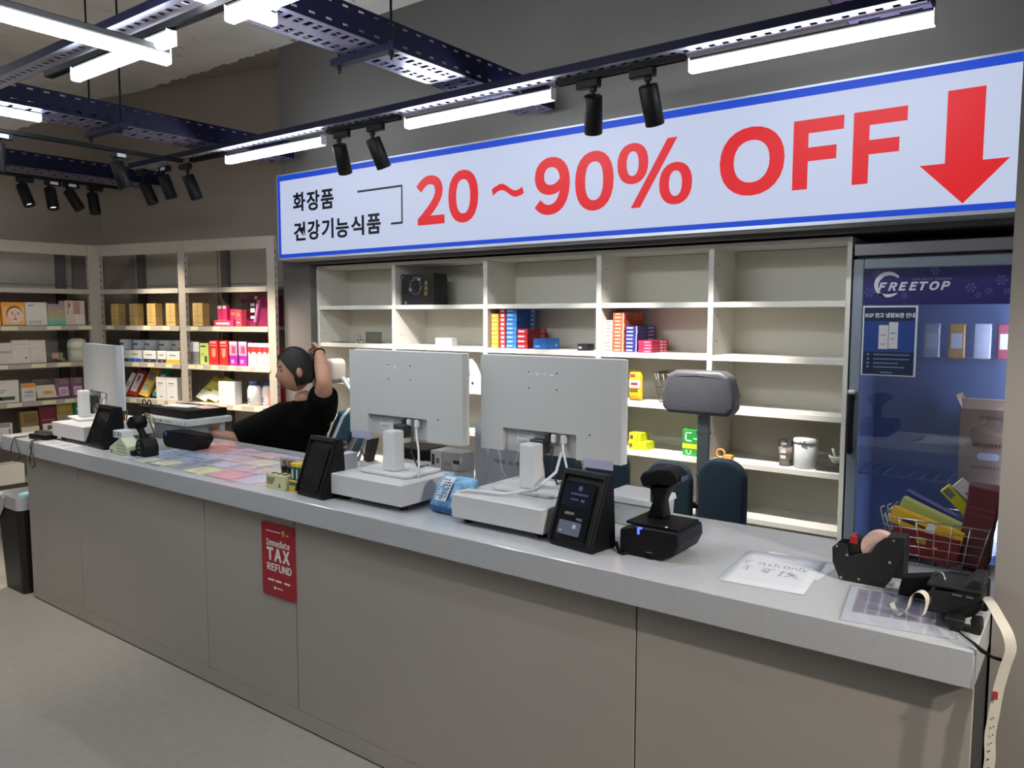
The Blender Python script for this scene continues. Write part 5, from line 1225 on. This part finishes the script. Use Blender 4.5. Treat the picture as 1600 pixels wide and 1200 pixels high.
part('knob', G().lathe([(.022,0),(.024,.02),(.008,.034),(.004,.06)], (-.05,0,0), 14), AC, t)
acart('card_holder', 'white plastic card holder on the second bay shelf', -3.226, -3.096, 1.436, .05, .05, WHITE, [(.05,.95,.08,.9,C(206,204,198))])
ORD = ('bottom','second','third','fourth','fifth','sixth','seventh','eighth','ninth','tenth','eleventh','twelfth')
def stack(kind, x0, x1, n, z0, h, cols, front, side, lab, group, v=.03, d=.14, m2=None):
    proto = None
    for i in range(n):
        nm = '%s box from below' % ORD[i] if i else 'lowest box'
        nm = 'topmost box' if i == n-1 else nm
        lb = '%s of %s' % (nm, lab)
        x = (x0+x1)/2 + random.uniform(-.0012,.0012)
        z = z0 + .0004 + i*h
        if proto is None:
            w = x1-x0
            proto = carton(kind, lb, 'box', w, d, h-.0006, C(*cols), (x, AY+v+d/2, z), random.uniform(-.01,.01), front, side, group)
        else: dup(proto, (x, AY+v+d/2, z), (0, 0, random.uniform(-.012,.012)), lb, group)
Z3 = 1.436
W2 = C(232,230,228)
stack('medicine_box', -2.795, -2.742, 8, Z3, .0243, (212,164,64), [(.15,.7,.3,.55,C(240,214,140)),(.1,.9,.05,.12,C(190,140,50))], [(.1,.2,.2,.8,C(180,136,50))], 'the yellow stack at the left of the third bay', 'yellow medicine boxes')
stack('medicine_box', -2.738, -2.692, 9, Z3, .0247, (188,40,50), [(.3,.75,.2,.75,W2)], [(.05,.15,.2,.8,W2)], 'the red stack between yellow and blue in the third bay', 'red medicine boxes')
stack('medicine_box', -2.686, -2.615, 9, Z3, .0246, (62,128,200), [(.1,.6,.45,.7,C(190,214,240)),(.1,.8,.15,.22,C(30,80,160))], [(.72,.9,.2,.75,C(180,200,230)),(.0,.7,.0,1,C(30,84,158))], 'the blue stack in the third bay', 'blue medicine boxes', d=.19)
stack('medicine_box', -2.610, -2.540, 4, Z3, .0275, (190,40,54), [(.1,.7,.35,.65,W2),(.1,.8,.1,.18,C(140,20,36))], [(.68,.88,.15,.85,C(220,120,130)),(.0,.64,.0,1,C(146,24,40))], 'the low dark red stack in the third bay', 'dark red medicine boxes', d=.19)
acart('medicine_box', 'lone blue box right of the low red stack in the third bay', -2.50, -2.415, Z3, .058, .13, C(40,100,176), [(.15,.5,.2,.35,C(130,180,226))], [(.7,.85,.2,.5,C(130,180,226))])
acart('small_black_box', 'small black box with a pale mark at the right of the third bay', -2.215, -2.155, Z3, .036, .07, C(26,24,32), [(.12,.45,.3,.6,C(150,150,156))])
acart('thin_black_case', 'thin black upright case against the right divider of the third bay', -2.098, -2.087, Z3, .10, .12, BLACKM)
stack('medicine_box', -2.052, -2.008, 9, Z3, .0180, (222,212,204), [(.15,.85,.4,.65,C(120,110,110)),(.1,.9,.08,.15,C(200,170,160))], [], 'the white stack at the left of the fourth bay', 'white medicine boxes')
stack('medicine_box', -2.003, -1.936, 11, Z3, .0183, (206,98,66), [(.2,.65,.4,.7,C(240,206,190)),(.86,.92,0,1,C(240,200,180))], [(.6,.9,.25,.7,C(150,66,56)),(0,.55,0,1,C(160,72,52))], 'the tall orange stack in the fourth bay', 'orange medicine boxes', d=.20)
stack('medicine_box', -1.930, -1.862, 7, Z3, .0188, (46,50,130), [(.12,.62,.35,.7,C(214,218,236)),(.9,.96,0,1,C(206,206,226))], [(.6,.9,.25,.75,C(160,170,210)),(0,.55,0,1,C(30,32,88))], 'the navy stack in the fourth bay', 'navy medicine boxes', d=.20)
stack('medicine_box', -1.857, -1.782, 4, Z3, .0151, (206,48,86), [(.45,.9,.3,.65,C(240,150,180)),(.05,.35,.3,.5,C(150,24,60))], [(.5,.65,.2,.8,C(240,170,190)),(.72,.86,.2,.8,C(240,170,190)),(0,.45,0,1,C(160,30,66))], 'the low pink stack in the fourth bay', 'pink medicine boxes', d=.19)
t = thing('towel_dispenser', 'white open-lidded sensor box on the second bay between the monitors', 'dispenser', (-2.915, 3.56, 1.19))
bpart('case', G().box(-.05,.045,-.03,.06,0,.075), WHITE, t, .006, 2); bpart('open_lid', G().prism([(-.045,.075),(.03,.075),(.005,.12),(-.03,.185),(-.055,.18)], -.025, .0), WHITE, t, .005, 2)
part('mark', G().cyl((-.02,-.031,.035), (-.02,-.029,.035), .009, n=10), DGREY, t)
t = thing('refill_pouch', 'yellow refill pouch standing right behind the nearest monitor', 'pouch', (-1.885, 3.57, 1.1905))
part('pouch_body', pillow(.075, .05, .155, wr=.001, seed=9), mat('pouch_yellow', (220,176,36), .4), t)
part('printed_patch', patch(G(), .075, .05, .155, .15, .95, .42, .68, .001), WP, t); part('red_print', patch(G(), .075, .05, .155, .3, .8, .52, .6, .002), C(170,40,40), t); part('red_print', patch(G(), .075, .05, .155, .2, .6, .8, .88, .001), C(190,60,40), t)
part('dark_print', patch(G(), .075, .05, .155, .2, .8, .32, .38, .001), C(120,80,30), t)
t = thing('wire_basket', 'empty chrome wire basket behind the grey headrest', 'basket', (-1.64, 3.60, 1.1905))
basket(t, .26, .17, .19, .13, .15, 9, 6, 4, .0018, mat('basket_wire', (120,118,108), .35, metal=.7))
part('handle', G().tube([(-.09,-.085,.15),(-.05,-.087,.156),(0,-.087,.15),(.05,-.087,.156),(.10,-.085,.15)], .003, 6), BLACKM, t)
YG = C(206,216,40)
for i in range(2):
    for j in range(3 - i):
        acart('tea_box', ('lower','upper')[i] + ' row yellow-green box, ' + ('left','middle','right')[j] + ', beside the nearest monitor', -1.905+j*.034+i*.004, -1.873+j*.034+i*.004, .943 + i*.043, .042, .10, YG, [(.2,.7,.25,.7,C(110,70,60))] if j == 0 else [(.3,.6,.1,.9,C(170,180,30))], group='yellow-green boxes')
acart('green_carton', 'bright green carton with yellow band left of the headrest pole', -1.608, -1.515, .943, .128, .06, C(40,150,60), [(0,1,.28,.46,C(222,206,50)),(.15,.5,.55,.60,W2),(.15,.22,.55,.9,W2),(.15,.5,.86,.9,W2),(.6,.9,.65,.69,W2),(.2,.26,.05,.22,W2),(.2,.5,.05,.09,W2),(.44,.5,.05,.22,W2)])
t = thing('orange_trinket', 'small orange trinket on the shelf above the right chair pad', 'trinket', (-1.415, 3.56, .9434))
part('ring', G().tube([(.02*math.cos(a)-.01, 0, .024+.02*math.sin(a)) for a in [2*PI*i/14 for i in range(14)]], .005, 8, closed=True), C(226,160,80), t); part('block', G().rbox(.012,.05,-.015,.015,0,.022,.004), C(226,160,80), t)
t = thing('clear_jar', 'clear cup with dark printed sleeve left of the white canister', 'cup', (-1.123, 3.57, .9434))
part('cup_wall', G().lathe([(.027,0),(.031,.115),(.029,.115),(.025,.003)], n=20), AC, t); part('sleeve', G().lathe([(.0285,.03),(.0305,.085)], n=20), mat('sleeve_grey', (130,120,112), .5), t)
for zz in (.06, .035): part('sleeve_print', G().box(-.012,.012,-.0318,-.0285,zz,zz+.014), WP, t)
t = thing('canister', 'white lidded canister on the right bay low shelf', 'canister', (-1.035, 3.575, .9434))
part('canister_body', G().lathe([(.046,0),(.049,.004),(.050,.11),(.047,.113)], n=32), WHITE, t)
part('lid', G().lathe([(.054,.113),(.055,.116),(.054,.130),(.048,.136),(.02,.139)], n=32), mat('lid_ivory', (226,226,222), .35), t)
part('spout', G().rbox(-.012,.012,-.064,-.05,.116,.130,.004), MATS['lid_ivory'], t)
t = thing('serving_tray', 'dark tray at the right end of the low alcove shelf', 'tray', (-.935, 3.58, .9434))
bpart('tray_body', G().prism([(-.03,0),(.055,0),(.06,.03),(.0,.03),(-.05,.008)], -.05, .05), mat('tray_dark', (58,56,52), .5), t, .003, 2)
t = thing('mortar', 'white mortar with pestle on the dark tray', 'mortar', (-.905, 3.585, .9738))
part('bowl', G().lathe([(.018,0),(.02,.006),(.034,.03),(.034,.034),(.029,.034),(.015,.01)], n=20), mat('porcelain', (206,206,196), .35), t); part('pestle', G().tube([(.0,0,.012),(-.012,-.005,.05),(-.016,-.006,.068)], [.006,.005,.007], 10), MATS['porcelain'], t)
t = thing('spray_bottle', 'white and blue bottle low behind the headrest pole', 'bottle', (-1.375, 3.57, .6924))
part('bottle_body', G().lathe([(.028,0),(.03,.004),(.03,.13),(.012,.16)], n=18), WHITE, t); part('blue_label', G().lathe([(.0305,.04),(.0305,.10)], n=18), C(40,90,150), t); part('cap', G().lathe([(.013,.16),(.013,.195)], n=14), C(40,60,100), t)

# ================================================================ office chairs
TEALM = mat('teal_fabric', (22,44,58), .85, bump=.2, bscale=180); TEAL2 = mat('teal_fabric_light', (36,84,108), .8, bump=.2, bscale=180)
LEA = mat('grey_leather', (86,86,92), .42, bump=.08, bscale=90); POLE = mat('pole_grey', (140,144,144), .4, metal=.4)
def soft(g, w, seg=4): return None
def round_pad(w, h, th, top_r, bot_r, n=8):
    """outline in x,z of a pad standing on z=0"""
    out = []
    for cx, cz, r, a0 in ((w/2-top_r, h-top_r, top_r, 0), (-w/2+top_r, h-top_r, top_r, 90), (-w/2+bot_r, bot_r, bot_r, 180), (w/2-bot_r, bot_r, bot_r, 270)):
        for i in range(n+1):
            a = math.radians(a0+90*i/n); out.append((cx+r*math.cos(a), cz+r*math.sin(a)))
    return out
def chair_base(t, seat_z, m, R=.30):
    part('gas_post', G().cyl((0,0,.10), (0,0,seat_z-.06), .025, n=16), CHROME, t)
    for i in range(5):
        a = 2*PI*i/5 + .3; d = Vector((math.cos(a), math.sin(a), 0))
        part('base_arm', G().tube([d*.02+Vector((0,0,.11)), d*R+Vector((0,0,.075))], [.026,.016], 10), BLACK, t)
        c = d*R; p = Vector((-d.y, d.x, 0))
        part('caster', G().cyl(c+p*.02+Vector((0,0,.03)), c-p*.02+Vector((0,0,.03)), .03, n=16).cyl(c+Vector((0,0,.03)), c+Vector((0,0,.075)), .008, n=8), BLACK, t)
    bpart('seat', G().prism([(x, y-.0) for x, y in [(q[0], q[1]-.24) for q in round_pad(.48,.48,0,.09,.07)]], seat_z-.07, seat_z, axis='z'), m, t, .02, 3, smooth=True)
t = thing('office_chair', 'empty office chair with split teal back pads, grey headrest on a pole', 'chair', (-1.345, 3.02, 0), 0)
chair_base(t, .52, TEALM)
for s_, x, zt in ((-1, -.118, .995), (1, .112, 1.03)):
    h = zt - .62
    bpart('back_pad', G().prism([(q[0], q[1]+.62) for q in round_pad(.205, h, 0, .085, .05)], .05, .105), TEALM, t, .02, 3, loc=(x, 0, 0), rot=(0, 0, s_*-.06))
part('pad_bracket', G().tube([(-.12,.12,.80),(0,.15,.80),(.12,.12,.80)], .014, 10), BLACK, t)
part('headrest_pole', G().rbox(-.027,.027,.135,.155,.55,1.22,.004), POLE, t)
for z in (1.115, .93): part('pole_collar', G().rbox(-.030,.030,.131,.159,z,z+.014,.003), POLE, t)
part('seat_bracket', G().rbox(-.04,.04,.0,.16,.44,.56,.01), BLACK, t)
hd = bpart('headrest', G().prism([(-.135,1.205),(.135,1.205),(.158,1.235),(.160,1.29),(.135,1.372),(.10,1.39),(-.10,1.39),(-.135,1.372),(-.160,1.29),(-.158,1.235)], .06, .15), LEA, t, .03, 4, smooth=True)
part('headrest_seam', G().tube([(-.11,.062,1.36),(0,.060,1.372),(.11,.062,1.36)], .002, 6), DGREY, t)
dup(t, (-1.87, 2.99, 0), (0, 0, .12), 'second empty teal office chair, mostly hidden behind the nearest monitor')
t = thing('office_chair', 'occupied office chair with teal back, pale frame edge and white headrest', 'chair', (-3.92, 2.95, 0), 0)
chair_base(t, .54, TEAL2)
lc = lambda x, y, z: Vector((x+3.92, y-2.95, z))
def slab_pad(p0, p1, y0, y1, th):
    """reclined pad: p0,p1 = (x,z) of its foot and head on the sitter's side"""
    d = Vector((p1[0]-p0[0], p1[1]-p0[1])).normalized(); n = Vector((d.y, -d.x))*th
    q = [(p0[0], p0[1]), (p1[0], p1[1]), (p1[0]+n.x, p1[1]+n.y), (p0[0]+n.x, p0[1]+n.y)]
    return G().prism([(x+3.92, z) for x, z in q], y0-2.95, y1-2.95)
bpart('back_pad', slab_pad((-3.665, .72), (-3.445, 1.085), 2.95, 3.22, .045), TEAL2, t, .018, 3, smooth=True)
part('back_frame', G().tube([lc(-3.602,2.945,.72), lc(-3.505,2.943,.88), lc(-3.400,2.945,1.05), lc(-3.385,2.98,1.09), lc(-3.382,3.19,1.09), lc(-3.400,3.225,1.05), lc(-3.505,3.227,.88), lc(-3.602,3.225,.72)], .009, 8), WHITE, t, label='pale frame edge')
part('back_post', G().tube([lc(-3.85,2.95,.47), lc(-3.72,2.97,.50), lc(-3.60,3.05,.66), lc(-3.47,3.10,.92), lc(-3.44,3.12,1.10), lc(-3.53,3.06,1.26)], .016, 10), POLE, t)
bpart('headrest', G().prism([(x, z) for x, z in round_pad(.085,.145,0,.035,.035)], -.05, .05).xf(Matrix.Translation(lc(-3.565,3.04,1.225))), mat('headrest_white', (176,168,160), .5), t, .02, 3, smooth=True)
part('seat_bracket', G().tube([lc(-3.92,2.95,.45), lc(-3.80,2.95,.455), lc(-3.75,2.95,.49)], .022, 8), BLACK, t)

# ================================================================ the seated person
SKIN = mat('skin', (196,148,122), .5, noise=.04, scale=12); HAIR = mat('black_hair', (16,13,13), .45, bump=.5, bscale=140)
TEE = mat('black_cotton', (8,8,9), .95, spec=.1); PANTS = mat('dark_trousers', (26,28,34), .85)
def skin_mesh(name, verts, edges, radii, root=0, sub=2):
    me = bpy.data.meshes.new(name); me.from_pydata(verts, edges, [])
    o = bpy.data.objects.new(name, me); COL.objects.link(o)
    md = o.modifiers.new('skin', 'SKIN'); md.use_smooth_shade = True; md.branch_smoothing = .6
    for i, r in enumerate(radii):
        sv = me.skin_vertices[0].data[i]; sv.radius = (r, r) if not isinstance(r, tuple) else r; sv.use_root = (i == root)
    sb = o.modifiers.new('sub', 'SUBSURF'); sb.levels = sub; sb.render_levels = sub
    bpy.context.view_layer.update()
    r = bpy.data.meshes.new_from_object(o.evaluated_get(bpy.context.evaluated_depsgraph_get()))
    bpy.data.objects.remove(o); bpy.data.meshes.remove(me)
    r.name = name
    for p in r.polygons: p.use_smooth = True
    return r
BX, BY = -3.84, 2.93
P = thing('person', 'person in loose black t-shirt sitting behind the counter, one hand behind head', 'person', (BX, BY, 0))
L = lambda x, y, z: (x-BX, y-BY, z)
pel = L(-3.84, 2.94, .63)
J = [pel, L(-3.80,2.94,.77), L(-3.735,2.93,.93), L(-3.675,2.91,1.06), L(-3.668,2.895,1.125), L(-3.672,2.875,1.19),            # 0-5 spine, neck
     L(-3.53,2.90,1.085), L(-3.445,2.845,1.17), L(-3.37,2.795,1.265), L(-3.455,2.845,1.35), L(-3.565,2.925,1.412),            # 6-10 raised arm: shoulder, mid, elbow, mid, wrist
     L(-3.80,2.85,1.05), L(-3.87,2.76,.96), L(-3.935,2.665,.895), L(-4.00,2.58,.93), L(-4.07,2.515,.962),                     # 11-15 resting arm
     L(-3.95,2.86,.62), L(-4.17,2.82,.61), L(-4.33,2.79,.60), L(-4.27,2.80,.36), L(-4.23,2.81,.10), L(-4.33,2.80,.055),        # 16-21 leg
     L(-3.95,3.02,.62), L(-4.17,3.05,.61), L(-4.33,3.07,.60), L(-4.27,3.07,.36), L(-4.23,3.07,.10), L(-4.33,3.07,.055)]
E_ = [(0,1),(1,2),(2,3),(3,4),(4,5),(3,6),(6,7),(7,8),(8,9),(9,10),(3,11),(11,12),(12,13),(13,14),(14,15),(0,16),(16,17),(17,18),(18,19),(19,20),(20,21),(0,22),(22,23),(23,24),(24,25),(25,26),(26,27)]
RD = [.13,.115,.12,.115,.058,.054, .062,.055,.046,.042,.028, .062,.052,.044,.038,.028, .085,.078,.058,.052,.036,.034, .085,.078,.058,.052,.036,.034]
body = skin_mesh('body', J, E_, RD)
# head, ears, nose and fingers are joined into the same mesh
bm = bmesh.new(); bm.from_mesh(body)
def addg(g):
    me = g.mesh('tmp', SKIN); bm.from_mesh(me); bpy.data.meshes.remove(me)
HC = Vector(L(-3.685, 2.845, 1.307))
fdir = Vector((-.42, -.90, -.10)).normalized(); fside = Vector((0,0,1)).cross(fdir).normalized(); fup = fdir.cross(fside)   # face looks along fdir; fside = person's right
HM = Matrix(((fside.x, -fdir.x, fup.x, HC.x), (fside.y, -fdir.y, fup.y, HC.y), (fside.z, -fdir.z, fup.z, HC.z), (0,0,0,1)))    # local: x = side, -y = face, z = up
def head_fn(u, v):
    a, b = 2*PI*u, PI*v
    x, y, z = math.cos(a)*math.sin(b), math.sin(a)*math.sin(b), -math.cos(b)
    X, Y, Z = x*.077, y*.097, z*.121
    if z < 0:
        k = -z; X *= 1-.30*k**1.5; Y *= 1-.10*k
        if y < 0: Y -= .010*k*(1-k)*2
    if y < -.3 and abs(z+.10) < .4: Y -= .002
    fr = max(0, -y)
    Y += .012*fr*math.exp(-((z-.05)/.12)**2)*math.exp(-((abs(x)-.38)/.16)**2)     # eye sockets
    Y -= .016*fr*math.exp(-((z+.17)/.13)**2)*math.exp(-(x/.12)**2)                 # nose
    Y -= .006*fr*math.exp(-((z+.45)/.09)**2)*math.exp(-(x/.28)**2)                 # mouth
    Y -= .006*fr*math.exp(-((z+.80)/.12)**2)*math.exp(-(x/.3)**2)                  # chin
    return (X, Y, Z)
g = G().grid(head_fn, 40, 30)
for s_ in (-1, 1): g.ball((s_*.085, .004, -.008), (.011,.018,.028), 10, 8)
addg(g.xf(HM))
def hand(wrist, d, nrm, side, L_=.085, curl=.6, r=.0085):
    """palm + five bent fingers; d = finger direction, nrm = palm-facing normal, side = towards the thumb"""
    d, nrm, side = Vector(d).normalized(), Vector(nrm).normalized(), Vector(side).normalized(); w = Vector(wrist)
    fn = lambda u, v: w + d*(.08*v) + side*((u*2-1)*(.028+.012*v)) if False else None
    g = G(); g.ball((0,0,0), (.040,.015,.048), 14, 10)
    M = Matrix(((side.x, nrm.x, d.x, 0),(side.y, nrm.y, d.y, 0),(side.z, nrm.z, d.z, 0),(0,0,0,1)))
    g.xf(Matrix.Translation(w + d*.045) @ M); 
    for k, (off, ln) in enumerate(((.028,.068),(.010,.076),(-.009,.071),(-.026,.056))):
        p = w + d*.075 + side*off; pts = [p - d*.02, p]; a = .15
        for s in (.42,.33,.25):
            a += curl*.55; q = (d*math.cos(a) + nrm*math.sin(a)).normalized(); p = p + q*ln*s; pts.append(p)
        g.tube(smooth_path(pts, 3), [r*1.05]*4 + [r]*(len(smooth_path(pts,3))-7) + [r*.92, r*.85, r*.6], 8)
    p = w + d*.022 + side*.030; pts = [p - side*.012, p + side*.014 + d*.014 + nrm*.006, p + side*.022 + d*.040 + nrm*.014, p + side*.016 + d*.060 + nrm*.022]
    sp = smooth_path(pts, 3); g.tube(sp, [r*1.25]*(len(sp)-2) + [r*1.0, r*.7], 8)
    return g
addg(hand(J[10], (-.80,.42,.10), (-.25,-.55,-.6), (.1,-.35,.9), curl=.7))
addg(hand(J[15], (-.92,-.30,.02), (.0,.1,-1), (.3,-.9,.1), curl=.35))
bm.to_mesh(body); bm.free()
for p in body.polygons: p.use_smooth = True
body.materials.clear(); body.materials.append(SKIN)
link('body', body, P)
# face details
ge = G()
for s_ in (-1, 1): ge.ball((s_*.029, -.081, .010), (.0125,.007,.0065), 12, 8)
part('eyes', ge.xf(HM), mat('eye_dark', (38,28,26), .2), P)
gb = G()
for s_ in (-1, 1): gb.tube([(s_*.014,-.092,.030),(s_*.030,-.090,.036),(s_*.046,-.078,.030)], [.002,.0032,.0016], 6)
part('eyebrows', gb.xf(HM), HAIR, P)
part('lips', G().tube([(-.022,-.092,-.050),(-.010,-.100,-.0475),(0,-.1015,-.049),(.010,-.100,-.0475),(.022,-.092,-.050)], [.0015,.0042,.0048,.0042,.0015], 8).xf(HM), mat('lips', (168,96,90), .45), P)
# hair: cap pulled back to a ponytail held by the raised hand
def hair_fn(u, v):
    a, b = 2*PI*u, PI*(.30+.70*v)
    x, y, z = math.cos(a)*math.sin(b), math.sin(a)*math.sin(b), -math.cos(b)
    if y < 0:                                  # front: pull the hairline up the forehead
        lift = max(0, -y)**.8
        b2 = b + (PI*.93 - b)*lift*.80*(1-v)
        x, y, z = math.cos(a)*math.sin(b2), math.sin(a)*math.sin(b2), -math.cos(b2)
    k = 1.06 + .012*math.sin(a*23)
    return (x*.083*k, y*.104*k, z*.129*k)
gh = G().grid(hair_fn, 56, 20)
part('hair', gh.xf(HM), HAIR, P)
gp = G().tube([HM @ Vector(q) for q in ((.0,.085,.055),(.0,.118,.050),(.004,.140,.015),(.008,.140,-.045),(.010,.128,-.115),(.012,.118,-.17))], [.030,.036,.040,.038,.030,.012], 14)
for s_ in (-1, 1): gp.tube([HM @ Vector(q) for q in ((s_*.071,-.030,.05),(s_*.077,-.022,.0),(s_*.074,-.018,-.05),(s_*.068,-.012,-.085))], [.006,.007,.006,.003], 8)
part('ponytail', gp, HAIR, P)
w_, e__ = Vector(J[10]), Vector(J[9]); dd = (e__-w_).normalized()
part('hair_tie', G().cyl(w_+dd*.012, w_+dd*.019, .033, n=18), BLACKM, P, label='black hair tie on the wrist')
# loose t-shirt
def fused(name, g, m, vox=.012, smooth=6):
    me = g.mesh(name, m); o = bpy.data.objects.new(name, me); COL.objects.link(o)
    r = o.modifiers.new('r', 'REMESH'); r.mode = 'VOXEL'; r.voxel_size = vox; r.use_smooth_shade = True
    sm = o.modifiers.new('s', 'SMOOTH'); sm.iterations = smooth; sm.factor = .5
    bpy.context.view_layer.update()
    out = bpy.data.meshes.new_from_object(o.evaluated_get(bpy.context.evaluated_depsgraph_get()))
    bpy.data.objects.remove(o); bpy.data.meshes.remove(me); out.name = name
    for p in out.polygons: p.use_smooth = True
    out.materials.clear(); out.materials.append(m)
    return out
g = G()
def torso(u, v):
    cx, cy, r = -3.84+.165*v**.9, 2.94-.03*v, 1-.12*v
    return (L(cx,0,0)[0] + .165*r*math.cos(2*PI*u), L(0,cy,0)[1] + .135*r*math.sin(2*PI*u), .60+.42*v)
g.grid(torso, 24, 10)
g.ball(L(-3.67,2.905,1.0), (.165,.12,.115), 20, 14); g.ball(L(-3.84,2.94,.62), (.165,.13,.06), 20, 10)
def arm(pts, rad):
    g.tube([L(*p) for p in pts], rad, 14)
arm([(-3.60,2.90,1.04),(-3.52,2.89,1.085),(-3.455,2.85,1.14),(-3.415,2.825,1.195)], [.090,.095,.088,.080])
arm([(-3.68,2.89,1.05),(-3.79,2.845,1.03),(-3.87,2.755,.965),(-3.95,2.65,.905)], [.085,.092,.100,.100])
g.ball(L(-3.80,2.83,.93), (.11,.10,.12), 14, 10)
g.ball(L(-3.668,2.90,1.10), (.090,.082,.05), 14, 8)
link('tshirt', fused('tshirt', g, TEE), P)
pt = skin_mesh('trousers', [pel] + J[16:21] + J[22:27], [(0,1),(1,2),(2,3),(3,4),(4,5),(0,6),(6,7),(7,8),(8,9),(9,10)], [.15,.10,.09,.07,.064,.05,.10,.09,.07,.064,.05])
pt.materials.clear(); pt.materials.append(PANTS); link('trousers', pt, P)
for y_ in (20, 26):
    c = Vector(J[y_]); bpart('shoe', G().prism([(-.19,0),(.04,0),(.045,.05),(.02,.09),(-.05,.085),(-.17,.045)], -.045, .045).xf(Matrix.Translation((c.x, c.y, 0))), BLACKM, P, .012, 2)
